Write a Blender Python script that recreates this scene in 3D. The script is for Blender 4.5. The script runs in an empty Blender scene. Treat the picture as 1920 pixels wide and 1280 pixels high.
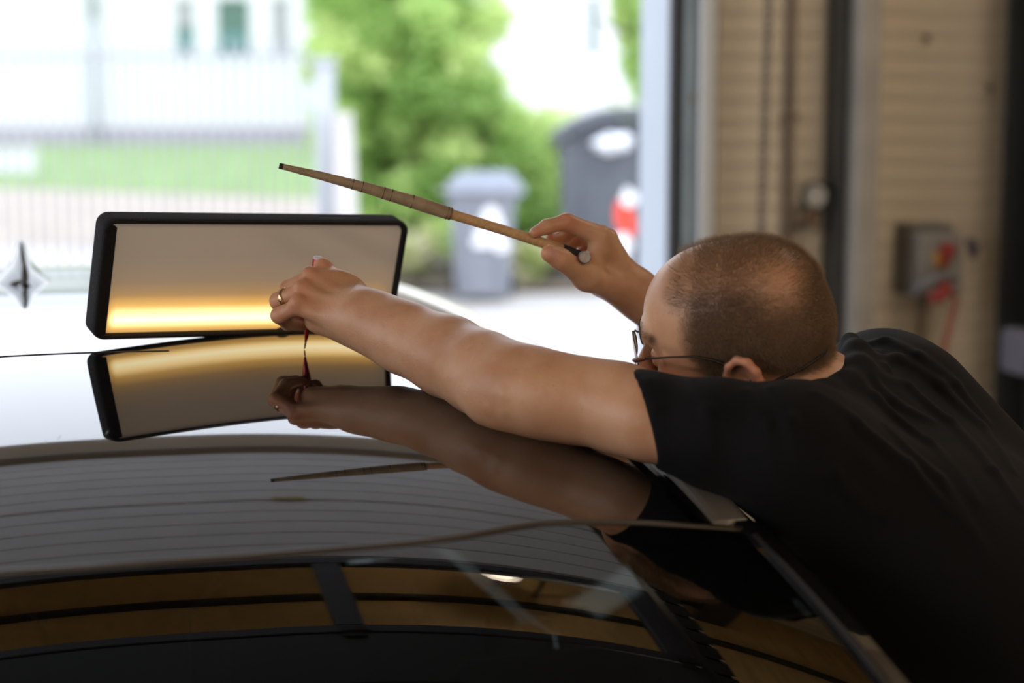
import bpy, math, random, time
import numpy as np
from mathutils import Vector, Matrix
T0 = time.time()
random.seed(7)
rng = np.random.default_rng(11)
PI = math.pi
C = bpy.context.scene.collection
scene = bpy.context.scene

# ------------------------------------------------------------------ camera, sky, sun, lamps, exposure
FPX, PITCH, CAMH = 3500.0, math.atan(475/3500.0), 1.75
cam_d = bpy.data.cameras.new('camera'); cam = bpy.data.objects.new('camera', cam_d); C.objects.link(cam)
cam.location = (0, 0, CAMH); cam.rotation_euler = (PI/2-PITCH, 0, 0)
cam_d.sensor_width = 36.0; cam_d.lens = FPX*36/1920; cam_d.clip_end = 300
cam_d.dof.use_dof = True; cam_d.dof.focus_distance = 2.12; cam_d.dof.aperture_fstop = 2.7
scene.camera = cam

world = bpy.data.worlds.new('sky'); scene.world = world; world.use_nodes = True
wn = world.node_tree; wn.nodes.clear()
wo = wn.nodes.new('ShaderNodeOutputWorld'); wb = wn.nodes.new('ShaderNodeBackground')
wg = wn.nodes.new('ShaderNodeTexGradient'); wt = wn.nodes.new('ShaderNodeTexCoord'); wr = wn.nodes.new('ShaderNodeValToRGB')
ws = wn.nodes.new('ShaderNodeSeparateXYZ')
wn.links.new(wt.outputs['Generated'], ws.inputs[0]); wn.links.new(ws.outputs['Z'], wr.inputs[0])
wr.color_ramp.elements[0].color = (.93, .96, 1, 1); wr.color_ramp.elements[1].color = (.70, .80, 1, 1)
wn.links.new(wr.outputs[0], wb.inputs[0]); wb.inputs[1].default_value = 3.3
wn.links.new(wb.outputs[0], wo.inputs[0])

sun_d = bpy.data.lights.new('sun', 'SUN'); sun_d.energy = 0.8; sun_d.angle = .05; sun_d.color = (1, .95, .86)
sun = bpy.data.objects.new('sun', sun_d); C.objects.link(sun); sun.rotation_euler = (math.radians(38), 0, math.radians(28))

FILL_LAMPS = [(-1.6, -1.2, 3.3, 20), (1.4, -1.2, 3.3, 24), (-1.6, -3.6, 3.3, 26), (1.4, -3.6, 3.3, 26), (1.15, 3.2, 3.95, 34)]  # rows behind the camera are added fill; the last hangs above the man
FILL_COL = (1, .87, .74)
for i, (x, y, z, e) in enumerate(FILL_LAMPS):
    ld = bpy.data.lights.new('lamp_fill_light', 'AREA'); ld.shape = 'RECTANGLE'; ld.size = 1.3; ld.size_y = .25
    ld.energy = e; ld.color = FILL_COL
    lo = bpy.data.objects.new('lamp_fill_light', ld); C.objects.link(lo); lo.location = (x, y, z-.075)
scene.view_settings.view_transform = 'Standard'; scene.view_settings.look = 'None'
scene.view_settings.exposure = 0.0; scene.view_settings.gamma = 1.0; scene.view_settings.use_curve_mapping = False
scene.cycles.use_denoising = True
scene.cycles.sample_clamp_indirect = 6.0
scene.cycles.max_bounces = 10

# ------------------------------------------------------------------ helpers
CP, SP = math.cos(PITCH), math.sin(PITCH)
def at(px, py, Y):
    """world point seen at pixel (px,py) of the photograph, at depth y=Y"""
    a = (px-960)/FPX; b = (640-py)/FPX
    d = np.array([a, CP+b*SP, -SP+b*CP]); t = Y/d[1]
    return np.array([0, 0, CAMH]) + d*t
GR = math.radians(15.0); GPIV = np.array([.462, 5.5])      # the garage stands turned against the view, about the foot of the door jamb
def to_local(x, y):
    dx, dy = x-GPIV[0], y-GPIV[1]
    return GPIV[0]+dx*math.cos(GR)+dy*math.sin(GR), GPIV[1]-dx*math.sin(GR)+dy*math.cos(GR)
def atg(px, py, Y):
    """the same, but the plane y=Y and the result are in the garage's own axes"""
    d = at(px, py, 1.0)-np.array([0, 0, CAMH]); o = to_local(0, 0); e = to_local(d[0], d[1]); v = (e[0]-o[0], e[1]-o[1])
    t = (Y-o[1])/v[1]; return np.array([o[0]+v[0]*t, Y, CAMH+d[2]*t])
def sc(px, Y): return px*Y/FPX*1.0

def tag(o, label=None, cat=None, group=None, kind=None):
    if label: o['label'] = label
    if cat: o['category'] = cat
    if group: o['group'] = group
    if kind: o['kind'] = kind
    return o
def empty(name, loc, label=None, cat=None, group=None):
    o = bpy.data.objects.new(name, None); C.objects.link(o); o.location = tuple(float(v) for v in loc)
    o.empty_display_size = .05
    bpy.context.view_layer.update()
    return tag(o, label, cat, group)
def link(name, me, m, parent=None, kind=None):
    o = bpy.data.objects.new(name, me); C.objects.link(o)
    if m is not None:
        for x in (m if isinstance(m, (list, tuple)) else [m]): me.materials.append(x)
    if parent is not None:
        o.parent = parent; o.matrix_parent_inverse = Matrix.Translation(-parent_world(parent))
    if kind: o['kind'] = kind
    return o
def parent_world(p):
    return Vector(p.location) if p.type == 'EMPTY' else Vector((0, 0, 0))

class MB:
    """collects verts and faces in world coordinates, links them as ONE mesh object"""
    def __init__(s): s.v = []; s.f = []; s.n = 0; s.sm = []; s.mi = []
    def add(s, vs, fs, smooth=False, mi=0):
        b = s.n; s.v += [tuple(float(c) for c in v) for v in vs]; s.n += len(vs)
        for f in fs: s.f.append([b+i for i in f]); s.sm.append(smooth); s.mi.append(mi)
        return s
    def box(s, lo, hi, M=None, bev=0, mi=0):
        x0, y0, z0 = lo; x1, y1, z1 = hi
        if bev:
            b = min(bev, abs(x1-x0)/2.01, abs(y1-y0)/2.01, abs(z1-z0)/2.01)
            vs = []; idx = {}
            for sx in (0, 1):
                for sy in (0, 1):
                    for sz in (0, 1):
                        X = (x0, x1)[sx]; Y = (y0, y1)[sy]; Z = (z0, z1)[sz]
                        ix = X+(b if sx == 0 else -b); iy = Y+(b if sy == 0 else -b); iz = Z+(b if sz == 0 else -b)
                        idx[(sx, sy, sz)] = len(vs)
                        vs += [(X, iy, iz), (ix, Y, iz), (ix, iy, Z)]
            I = lambda a, c: idx[a]+c
            fs = []
            for sx in (0, 1):
                q = [I((sx, 0, 0), 0), I((sx, 1, 0), 0), I((sx, 1, 1), 0), I((sx, 0, 1), 0)]; fs.append(q if sx else q[::-1])
            for sy in (0, 1):
                q = [I((0, sy, 0), 1), I((1, sy, 0), 1), I((1, sy, 1), 1), I((0, sy, 1), 1)]; fs.append(q[::-1] if sy else q)
            for sz in (0, 1):
                q = [I((0, 0, sz), 2), I((1, 0, sz), 2), I((1, 1, sz), 2), I((0, 1, sz), 2)]; fs.append(q if sz else q[::-1])
            for sx in (0, 1):
                for sy in (0, 1): fs.append([I((sx, sy, 0), 0), I((sx, sy, 1), 0), I((sx, sy, 1), 1), I((sx, sy, 0), 1)])
                for sz in (0, 1): fs.append([I((sx, 0, sz), 0), I((sx, 1, sz), 0), I((sx, 1, sz), 2), I((sx, 0, sz), 2)])
            for sy in (0, 1):
                for sz in (0, 1): fs.append([I((0, sy, sz), 1), I((1, sy, sz), 1), I((1, sy, sz), 2), I((0, sy, sz), 2)])
            for k in idx.values(): fs.append([k, k+1, k+2])
        else:
            vs = [(x, y, z) for x in (x0, x1) for y in (y0, y1) for z in (z0, z1)]
            fs = [[0, 1, 3, 2], [4, 6, 7, 5], [0, 4, 5, 1], [2, 3, 7, 6], [0, 2, 6, 4], [1, 5, 7, 3]]
        if M is not None: vs = [tuple(M @ Vector(v)) for v in vs]
        return s.add(vs, fs, False, mi)
    def tube(s, pts, rad, n=12, caps=True, closed=False, mi=0, flat=None):
        pts = [Vector([float(c) for c in p]) for p in pts]; m = len(pts)
        rad = [rad]*m if not hasattr(rad, '__len__') else rad
        vs = []; prev = None
        for i, p in enumerate(pts):
            if closed: t = pts[(i+1) % m]-pts[i-1]
            else: t = pts[min(i+1, m-1)]-pts[max(i-1, 0)]
            t.normalize()
            if prev is None:
                up = Vector((0, 0, 1)) if abs(t.z) < .9 else Vector((1, 0, 0))
                a = t.cross(up).normalized()
            else:
                a = (prev - t*prev.dot(t)); a.normalize()
            prev = a; b = t.cross(a)
            for k in range(n):
                th = 2*PI*k/n
                vs.append(p + a*math.cos(th)*rad[i] + b*math.sin(th)*rad[i]*(flat or 1))
        fs = []
        for i in range(m if closed else m-1):
            j = (i+1) % m
            for k in range(n):
                l = (k+1) % n
                fs.append([i*n+k, i*n+l, j*n+l, j*n+k])
        s.add(vs, fs, True, mi)
        if caps and not closed:
            b = s.n-len(vs)
            s.f.append([b+k for k in range(n)][::-1]); s.sm.append(False); s.mi.append(mi)
            s.f.append([b+(m-1)*n+k for k in range(n)]); s.sm.append(False); s.mi.append(mi)
        return s
    def lathe(s, prof, c, axis=(0, 0, 1), n=24, mi=0, smooth=True):
        """prof: list of (r, h) along axis from c"""
        ax = Vector(axis).normalized(); up = Vector((0, 0, 1)) if abs(ax.z) < .9 else Vector((1, 0, 0))
        a = ax.cross(up).normalized(); b = ax.cross(a); c = Vector([float(q) for q in c]); vs = []
        for r, h in prof:
            for k in range(n):
                th = 2*PI*k/n; vs.append(c+ax*h+a*math.cos(th)*max(r, 1e-5)+b*math.sin(th)*max(r, 1e-5))
        fs = []
        for i in range(len(prof)-1):
            for k in range(n):
                l = (k+1) % n; fs.append([i*n+k, i*n+l, (i+1)*n+l, (i+1)*n+k])
        return s.add(vs, fs, smooth, mi)
    def build(s, name, m, parent=None, kind=None):
        me = bpy.data.meshes.new(name); me.from_pydata(s.v, [], s.f)
        me.polygons.foreach_set('use_smooth', s.sm)
        if any(s.mi): me.polygons.foreach_set('material_index', s.mi)
        bm = bmesh.new(); bm.from_mesh(me); bmesh.ops.recalc_face_normals(bm, faces=bm.faces); bm.to_mesh(me); bm.free()
        me.update()
        return link(name, me, m, parent, kind)
import bmesh
def npmesh(name, V, Fq, m, parent=None, kind=None, smooth=True):
    me = bpy.data.meshes.new(name)
    V = np.asarray(V, dtype=np.float32); Fq = np.asarray(Fq, dtype=np.int32); k = Fq.shape[1]
    me.vertices.add(len(V)); me.vertices.foreach_set('co', V.ravel())
    me.loops.add(Fq.size); me.loops.foreach_set('vertex_index', Fq.ravel())
    me.polygons.add(len(Fq)); me.polygons.foreach_set('loop_start', np.arange(0, Fq.size, k, dtype=np.int32))
    me.polygons.foreach_set('loop_total', np.full(len(Fq), k, dtype=np.int32))
    me.polygons.foreach_set('use_smooth', np.full(len(Fq), smooth))
    me.update(calc_edges=True); me.validate()
    return link(name, me, m, parent, kind)
def move_box(name, size, center, m, parent=None, bev=0, kind=None):
    h = [q/2 for q in size]
    return MB().box([c-q for c, q in zip(center, h)], [c+q for c, q in zip(center, h)], bev=bev).build(name, m, parent, kind)

# ------------------------------------------------------------------ materials
def mat(name, col, rough=.5, metal=0, spec=.5, noise=0, nscale=20, bump=0, bscale=60, coat=0, sheen=0, sss=0, emis=None, trans=0, ior=1.5, stretch=None):
    m = bpy.data.materials.new(name); m.use_nodes = True; nt = m.node_tree; b = nt.nodes['Principled BSDF']
    b.inputs['Base Color'].default_value = (*col, 1); b.inputs['Roughness'].default_value = rough
    b.inputs['Metallic'].default_value = metal; b.inputs['Specular IOR Level'].default_value = spec
    b.inputs['IOR'].default_value = ior
    if coat: b.inputs['Coat Weight'].default_value = coat; b.inputs['Coat Roughness'].default_value = .03
    if sheen: b.inputs['Sheen Weight'].default_value = sheen; b.inputs['Sheen Roughness'].default_value = .5
    if sss:
        b.inputs['Subsurface Weight'].default_value = sss; b.inputs['Subsurface Radius'].default_value = (1, .35, .18)
        b.inputs['Subsurface Scale'].default_value = .006
    if trans: b.inputs['Transmission Weight'].default_value = trans
    if emis: b.inputs['Emission Color'].default_value = (*emis[:3], 1); b.inputs['Emission Strength'].default_value = emis[3]
    tc = nt.nodes.new('ShaderNodeTexCoord'); src = tc.outputs['Object']
    if stretch:
        mp = nt.nodes.new('ShaderNodeMapping'); mp.inputs['Scale'].default_value = stretch
        nt.links.new(src, mp.inputs[0]); src = mp.outputs[0]
    if noise:
        n = nt.nodes.new('ShaderNodeTexNoise'); n.inputs['Scale'].default_value = nscale; n.inputs['Detail'].default_value = 6
        nt.links.new(src, n.inputs['Vector'])
        r = nt.nodes.new('ShaderNodeValToRGB')
        r.color_ramp.elements[0].position = .3; r.color_ramp.elements[1].position = .7
        r.color_ramp.elements[0].color = (*[c*(1-noise) for c in col], 1); r.color_ramp.elements[1].color = (*[min(1, c*(1+noise)) for c in col], 1)
        nt.links.new(n.outputs['Fac'], r.inputs[0]); nt.links.new(r.outputs[0], b.inputs['Base Color'])
    if bump:
        n2 = nt.nodes.new('ShaderNodeTexNoise'); n2.inputs['Scale'].default_value = bscale; n2.inputs['Detail'].default_value = 4
        nt.links.new(src, n2.inputs['Vector'])
        bp = nt.nodes.new('ShaderNodeBump'); bp.inputs['Strength'].default_value = bump; bp.inputs['Distance'].default_value = .002
        nt.links.new(n2.outputs['Fac'], bp.inputs['Height']); nt.links.new(bp.outputs[0], b.inputs['Normal'])
    return m
M = {}
M['cream'] = mat('cream_boards', (.61, .53, .395), .55, noise=.1, nscale=4, stretch=(1, 1, 6))
M['plaster'] = mat('plaster', (.42, .34, .24), .8, noise=.08, nscale=3, bump=.3)
M['ochre'] = mat('ochre_ceiling_boards', (.66, .44, .19), .6, noise=.15, nscale=3, stretch=(8, 1, 1))
M['floor'] = mat('concrete_floor', (.50, .47, .43), .55, noise=.15, nscale=2, bump=.2)
M['steel_dark'] = mat('dark_steel', (.035, .036, .034), .5, noise=.2, nscale=8)
M['steel_grey'] = mat('grey_painted_steel', (.34, .32, .28), .5, noise=.12, nscale=6)
M['rail'] = mat('zinc_rail', (.38, .48, .54), .4, metal=.2, noise=.12, nscale=9)
M['rail_edge'] = mat('pale_zinc', (.68, .72, .74), .4, metal=.3)
M['jamb'] = mat('pale_blue_grey_jamb', (.46, .52, .60), .5, noise=.03, nscale=3)
M['rubber'] = mat('black_rubber', (.012, .012, .013), .6)
M['door_white'] = mat('white_sectional_door', (.84, .84, .84), .45, noise=.04, nscale=5)
M['door_frame'] = mat('graphite_door_frame', (.075, .075, .085), .4)
M['ppane'] = mat('acrylic_pane', (.9, .93, .92), .02, trans=1, ior=1.05, spec=.2)
M['pave'] = mat('pale_paving', (.46, .43, .40), .8, noise=.12, nscale=.8, bump=.3)
M['sand'] = mat('beige_gravel', (.37, .31, .255), .9, noise=.15, nscale=1.2)
M['grass'] = mat('lawn', (.17, .27, .07), .9, noise=.35, nscale=1.5)
M['house'] = mat('white_render_wall', (.64, .64, .65), .8, noise=.02, nscale=2)
M['plinth'] = mat('grey_plinth', (.30, .28, .31), .8, noise=.1, nscale=5)
M['wframe'] = mat('white_window_frame', (.85, .86, .88), .4)
M['wglass'] = mat('window_green_reflection', (.10, .17, .14), .5, spec=.2)  # dark green reflection put into the pane colour
M['curtain_teal'] = mat('teal_curtain', (.12, .25, .23), .8, noise=.2, nscale=8, stretch=(12, 1, 1))
M['blind'] = mat('grey_roller_blind', (.33, .33, .34), .8)
M['fence'] = mat('galvanised_fence', (.36, .37, .40), .45, metal=.2)
M['pillar'] = mat('white_gate_pillar', (.46, .48, .52), .7, noise=.04)
M['bin_a'] = mat('grey_bin_plastic', (.235, .25, .29), .42, noise=.06, nscale=9)
M['bin_b'] = mat('anthracite_bin_plastic', (.10, .11, .13), .42, noise=.1, nscale=9)
M['white'] = mat('white_plastic', (.85, .86, .88), .4)
M['bag'] = mat('white_plastic_bag', (.80, .82, .86), .25, bump=1, bscale=12)
M['redsign'] = mat('red_reflective', (.85, .07, .04), .35)
M['bark'] = mat('bark', (.11, .08, .05), .9, noise=.3, nscale=14, bump=.6)
M['soil'] = mat('soil', (.14, .11, .08), .95, noise=.3, nscale=6)
M['paint'] = mat('black_car_paint', (.006, .006, .007), .035, spec=.5, ior=1.85)
M['black_gloss'] = mat('black_gloss_trim', (.006, .006, .007), .12)
M['interior'] = mat('dark_car_interior', (.018, .02, .02), .7, noise=.15)
M['seal'] = mat('brown_grey_rubber_seal', (.045, .035, .022), .32)
M['satin'] = mat('satin_champagne_alloy', (.50, .455, .38), .33, metal=.75)
M['tyre'] = mat('tyre', (.015, .015, .015), .8, bump=.5)
M['alloy'] = mat('alloy_wheel', (.45, .46, .48), .3, metal=.9)
M['foam'] = mat('black_foam_edging', (.008, .008, .010), .95, bump=1.0, bscale=420)
M['red_tool'] = mat('red_anodised', (.42, .012, .020), .22, metal=.35, coat=.5)
M['tool_top'] = mat('pale_plastic_cap', (.72, .66, .72), .3)
M['wood'] = mat('beech_wood', (.60, .38, .18), .42, noise=.16, nscale=30, stretch=(6, 1, 6))
M['wrap'] = mat('tan_leather_wrap', (.36, .27, .165), .55, noise=.2, nscale=60, bump=.5, bscale=300)
M['thread'] = mat('dark_thread', (.09, .065, .04), .8)
M['steel'] = mat('brushed_steel', (.36, .33, .31), .38, metal=.8, noise=.15, nscale=300)
M['gold'] = mat('gold', (.78, .58, .36), .18, metal=1)
M['tee'] = mat('black_cotton', (.0022, .0022, .0026), .85, spec=.22, sheen=.012, bump=.25, bscale=900)
M['jeans'] = mat('dark_denim', (.02, .026, .04), .85, bump=.4, bscale=600)
M['shoe'] = mat('black_leather', (.02, .02, .02), .5)
M['sole'] = mat('grey_sole', (.25, .25, .25), .7)
M['gl_frame'] = mat('gunmetal_frame', (.045, .035, .032), .3, metal=.7)
M['gl_brown'] = mat('brown_frame_end', (.20, .075, .045), .3, metal=.3, coat=.4)
M['box_grey'] = mat('grey_box_plastic', (.14, .135, .12), .5)
M['box_front'] = mat('pale_grey_box_front', (.22, .21, .19), .5)
M['box_mid'] = mat('grey_lid', (.16, .16, .165), .5)
M['red_plastic'] = mat('red_plastic', (.24, .018, .014), .45)
M['red_cable'] = mat('red_cable', (.33, .075, .045), .5)
M['blue_plastic'] = mat('blue_plastic', (.018, .022, .07), .45)
M['yellow'] = mat('yellow_plastic', (.48, .24, .03), .45)
M['pipe'] = mat('brown_painted_pipe', (.17, .125, .085), .6, noise=.2, nscale=8)
M['conduit'] = mat('cream_conduit', (.46, .38, .27), .6)
M['gauge_face'] = mat('gauge_glass', (.42, .41, .38), .15)
M['chain'] = mat('galvanised_chain', (.13, .12, .105), .45, metal=.4)
M['lamp_on'] = mat('lit_tube', (1, .95, .85), .5, emis=(1, .82, .62, 6))
M['seat'] = mat('seat_fabric', (.03, .032, .034), .9)

def lensmat():
    m = bpy.data.materials.new('spectacle_lens'); m.use_nodes = True; nt = m.node_tree; nt.nodes.clear()
    o = nt.nodes.new('ShaderNodeOutputMaterial'); mx = nt.nodes.new('ShaderNodeMixShader'); f = nt.nodes.new('ShaderNodeFresnel'); f.inputs[0].default_value = 1.5
    t = nt.nodes.new('ShaderNodeBsdfTransparent'); t.inputs[0].default_value = (.93, .9, .9, 1); g = nt.nodes.new('ShaderNodeBsdfGlossy'); g.inputs['Roughness'].default_value = .01
    nt.links.new(f.outputs[0], mx.inputs[0]); nt.links.new(t.outputs[0], mx.inputs[1]); nt.links.new(g.outputs[0], mx.inputs[2]); nt.links.new(mx.outputs[0], o.inputs[0])
    return m
M['lens'] = lensmat()
def carglass():
    m = bpy.data.materials.new('tinted_car_glass'); m.use_nodes = True; nt = m.node_tree; nt.nodes.clear()
    o = nt.nodes.new('ShaderNodeOutputMaterial'); mx = nt.nodes.new('ShaderNodeMixShader'); f = nt.nodes.new('ShaderNodeFresnel'); f.inputs[0].default_value = 1.95
    t = nt.nodes.new('ShaderNodeBsdfTransparent'); t.inputs[0].default_value = (.07, .085, .08, 1); g = nt.nodes.new('ShaderNodeBsdfGlossy'); g.inputs['Roughness'].default_value = .012
    nt.links.new(f.outputs[0], mx.inputs[0]); nt.links.new(t.outputs[0], mx.inputs[1]); nt.links.new(g.outputs[0], mx.inputs[2]); nt.links.new(mx.outputs[0], o.inputs[0])
    return m
M['carglass'] = carglass()

def paintmat():
    """black clear coat with fine wash scratches"""
    m = M['paint']; nt = m.node_tree; b = nt.nodes['Principled BSDF']
    tc = nt.nodes.new('ShaderNodeTexCoord'); acc = None
    for k, (rot, scl) in enumerate(((.5, (70, 5, 1)), (2.2, (80, 7, 1)), (1.2, (90, 9, 1)))):
        mp = nt.nodes.new('ShaderNodeMapping'); mp.inputs['Rotation'].default_value = (0, 0, rot); mp.inputs['Scale'].default_value = scl
        nt.links.new(tc.outputs['Object'], mp.inputs[0])
        v = nt.nodes.new('ShaderNodeTexVoronoi'); v.feature = 'F1'; v.inputs['Scale'].default_value = 1.0
        nt.links.new(mp.outputs[0], v.inputs['Vector'])
        r = nt.nodes.new('ShaderNodeMapRange'); r.inputs[1].default_value = .0; r.inputs[2].default_value = .07; r.inputs[3].default_value = 1; r.inputs[4].default_value = 0
        nt.links.new(v.outputs['Distance'], r.inputs[0])
        if acc is None: acc = r.outputs[0]
        else:
            mx = nt.nodes.new('ShaderNodeMath'); mx.operation = 'MAXIMUM'; nt.links.new(acc, mx.inputs[0]); nt.links.new(r.outputs[0], mx.inputs[1]); acc = mx.outputs[0]
    n = nt.nodes.new('ShaderNodeTexNoise'); n.inputs['Scale'].default_value = 5
    nt.links.new(tc.outputs['Object'], n.inputs['Vector'])
    r2 = nt.nodes.new('ShaderNodeMapRange'); r2.inputs[1].default_value = .45; r2.inputs[2].default_value = .65; nt.links.new(n.outputs['Fac'], r2.inputs[0])
    mu = nt.nodes.new('ShaderNodeMath'); mu.operation = 'MULTIPLY'; nt.links.new(acc, mu.inputs[0]); nt.links.new(r2.outputs[0], mu.inputs[1])
    rr = nt.nodes.new('ShaderNodeMapRange'); rr.inputs[3].default_value = .03; rr.inputs[4].default_value = .30; nt.links.new(mu.outputs[0], rr.inputs[0])
    nt.links.new(rr.outputs[0], b.inputs['Roughness'])
    cr = nt.nodes.new('ShaderNodeMixRGB'); cr.inputs[1].default_value = (.006, .006, .007, 1); cr.inputs[2].default_value = (.14, .14, .15, 1)
    nt.links.new(mu.outputs[0], cr.inputs[0]); nt.links.new(cr.outputs[0], b.inputs['Base Color'])
paintmat()

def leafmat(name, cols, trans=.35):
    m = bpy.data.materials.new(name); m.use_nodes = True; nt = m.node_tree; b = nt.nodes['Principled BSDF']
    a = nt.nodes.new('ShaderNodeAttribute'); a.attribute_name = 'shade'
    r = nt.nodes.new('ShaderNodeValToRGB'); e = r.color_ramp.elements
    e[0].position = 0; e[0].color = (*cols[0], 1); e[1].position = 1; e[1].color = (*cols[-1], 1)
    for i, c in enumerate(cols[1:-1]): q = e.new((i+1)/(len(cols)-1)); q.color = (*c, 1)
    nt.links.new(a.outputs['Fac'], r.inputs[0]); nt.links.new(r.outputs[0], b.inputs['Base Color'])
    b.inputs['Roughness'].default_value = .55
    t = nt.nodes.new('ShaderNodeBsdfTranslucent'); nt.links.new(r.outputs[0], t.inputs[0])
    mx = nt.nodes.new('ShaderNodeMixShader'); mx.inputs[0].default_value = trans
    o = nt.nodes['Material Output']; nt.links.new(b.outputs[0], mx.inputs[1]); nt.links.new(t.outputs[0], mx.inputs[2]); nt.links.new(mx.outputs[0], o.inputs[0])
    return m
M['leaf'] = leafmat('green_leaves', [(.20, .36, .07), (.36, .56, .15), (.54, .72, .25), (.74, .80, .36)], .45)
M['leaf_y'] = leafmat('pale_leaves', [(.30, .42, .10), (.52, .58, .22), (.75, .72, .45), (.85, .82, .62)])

# ------------------------------------------------------------------ garage shell
WY = 5.5            # inner face of the front wall
def struct(name, m, lo, hi, bev=0): return tag(MB().box(lo, hi, bev=bev).build(name, m), kind='structure')
struct('floor', M['floor'], (-5.2, -5.2, -.12), (3.0, WY+.25, 0))
struct('ceiling', M['ochre'], (-5.2, -5.2, 4.3), (3.0, WY+.25, 4.45))
struct('wall_right', M['plaster'], (2.85, -5.2, 0), (3.0, WY+.25, 4.3))
wl = MB(); wy0_, wy1_, wz0_, wz1_ = -1.6, 4.8, 1.0, 3.4
wl.box((-5.2, -5.2, 0), (-5.05, wy0_, 4.3)).box((-5.2, wy1_, 0), (-5.05, WY+.25, 4.3)).box((-5.2, wy0_, 0), (-5.05, wy1_, wz0_)).box((-5.2, wy0_, wz1_), (-5.05, wy1_, 4.3))
tag(wl.build('wall_left', M['plaster']), kind='structure')
wn_ = MB(); wn_.box((-5.15, wy0_, wz0_), (-5.10, wy1_, wz0_+.06)).box((-5.15, wy0_, wz1_-.06), (-5.10, wy1_, wz1_))
for k in range(5): yk = wy0_+.03+(wy1_-wy0_-.06)*k/4; wn_.box((-5.15, yk-.03, wz0_), (-5.10, yk+.03, wz1_))
wn_ = tag(wn_.build('fill_window_1', M['white']), kind='structure')  # unseen window, added to bring light onto the arm from the left
for k in range(4):
    yk = wy0_+.06+(wy1_-wy0_-.06)*k/4; MB().box((-5.13, yk, wz0_+.06), (-5.126, yk+(wy1_-wy0_-.06)/4-.06, wz1_-.06)).build('pane', M['lens'], wn_)
struct('wall_back', M['plaster'], (-5.05, -5.2, 0), (2.85, -5.05, 4.3))
wf = MB()
wf.box((.60, WY, 0), (2.85, WY+.25, 4.3)); wf.box((-5.05, WY, 3.15), (.60, WY+.25, 4.3)); wf.box((-5.05, WY, 0), (-4.4, WY+.25, 3.15))
wall_f = tag(wf.build('wall_front', M['plaster']), kind='structure')
ph = .0635; pm = None
for i in range(67):
    if pm is None:
        o = MB().box((.605, -.012, .002), (2.84, 0, ph-.0005), bev=.0014).build('plank', M['cream'], wall_f); pm = o.data
    else:
        o = bpy.data.objects.new('plank', pm); C.objects.link(o); o.parent = wall_f
    o.location = (0, WY, i*ph)
# header trim, jamb, seal, track
struct('trim_1', M['steel_grey'], (-4.4, WY-.012, 3.15), (.60, WY-.001, 3.172))
jb = MB()
jb.add([(.462, WY+.02, 0), (.462, WY+.27, 0), (.60, WY+.27, 0), (.60, WY+.02, 0), (.462, WY+.02, 3.15), (.462, WY+.27, 3.15), (.60, WY+.27, 3.15), (.60, WY+.02, 3.15)],
       [[0, 1, 5, 4], [1, 2, 6, 5], [2, 3, 7, 6], [3, 0, 4, 7], [0, 3, 2, 1], [4, 5, 6, 7]])
tag(jb.build('trim_2', M['jamb']), kind='structure')
t = empty('door_guide_rail', (.53, WY-.02, 0), 'zinc steel guide rail of the garage door beside the opening, with black sealing strip', 'rail')
MB().box((.462, WY-.02, 0), (.490, WY+.015, 3.13)).build('seal_strip', M['rubber'], t)
MB().box((.490, WY-.012, 0), (.538, WY, 3.13), bev=.003).box((.500, WY-.03, 0), (.512, WY-.012, 3.13), bev=.003).build('channel', M['rail'], t)
MB().box((.538, WY-.05, 0), (.588, WY-.0, 3.13), bev=.006).build('edge_flange', M['rail_edge'], t)
for z in (.5, 1.72, 2.6):
    MB().lathe([(0, 0), (.012, 0), (.012, .004), (.007, .008), (0, .008)], (.525, WY-.012, z), (0, -1, 0), 10).build('bolt', M['steel_grey'], t)

# steel posts on the front wall
def ibeam(x0, x1, y0, y1, name, label, m1, m2, th=.012):
    t = empty(name, ((x0+x1)/2, (y0+y1)/2, 0), label, 'column')
    MB().box((x0, y0, 0), (x1, y0+th, 4.29), bev=.003).build('front_flange', m1, t)
    MB().box((x0, y1-th, 0), (x1, y1, 4.29), bev=.003).build('rear_flange', m2, t)
    MB().box(((x0+x1)/2-.005, y0+th, 0), ((x0+x1)/2+.005, y1-th, 4.29)).build('web', m2, t)
    MB().box((x0-.03, y0-.03, 0), (x1+.03, y1+.0, .012), bev=.003).build('base_plate', m2, t)
    return t
pA = empty('steel_post', (atg(1600, 300, 5.4)[0], 5.4, 0), 'grey and dark boxed steel post between the pressure gauge and the socket box', 'column')
pA1, pA2, pA3 = atg(1575, 300, 5.37)[0], atg(1610, 300, 5.30)[0], atg(1648, 300, 5.30)[0]
MB().box((pA2, 5.30, 0), (pA3, WY-.013, 4.29), bev=.004).build('front_face', M['steel_grey'], pA)
MB().box((pA1, 5.37, 0), (pA2-.001, WY-.013, 4.29), bev=.003).build('side_channel', M['steel_dark'], pA)
xc_ = atg(1880, 300, 5.33)[0]
ibeam(xc_, xc_+.21, 5.12, 5.34, 'steel_column', 'black steel column at the right edge behind the red cable', M['steel_dark'], M['steel_dark'])
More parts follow.
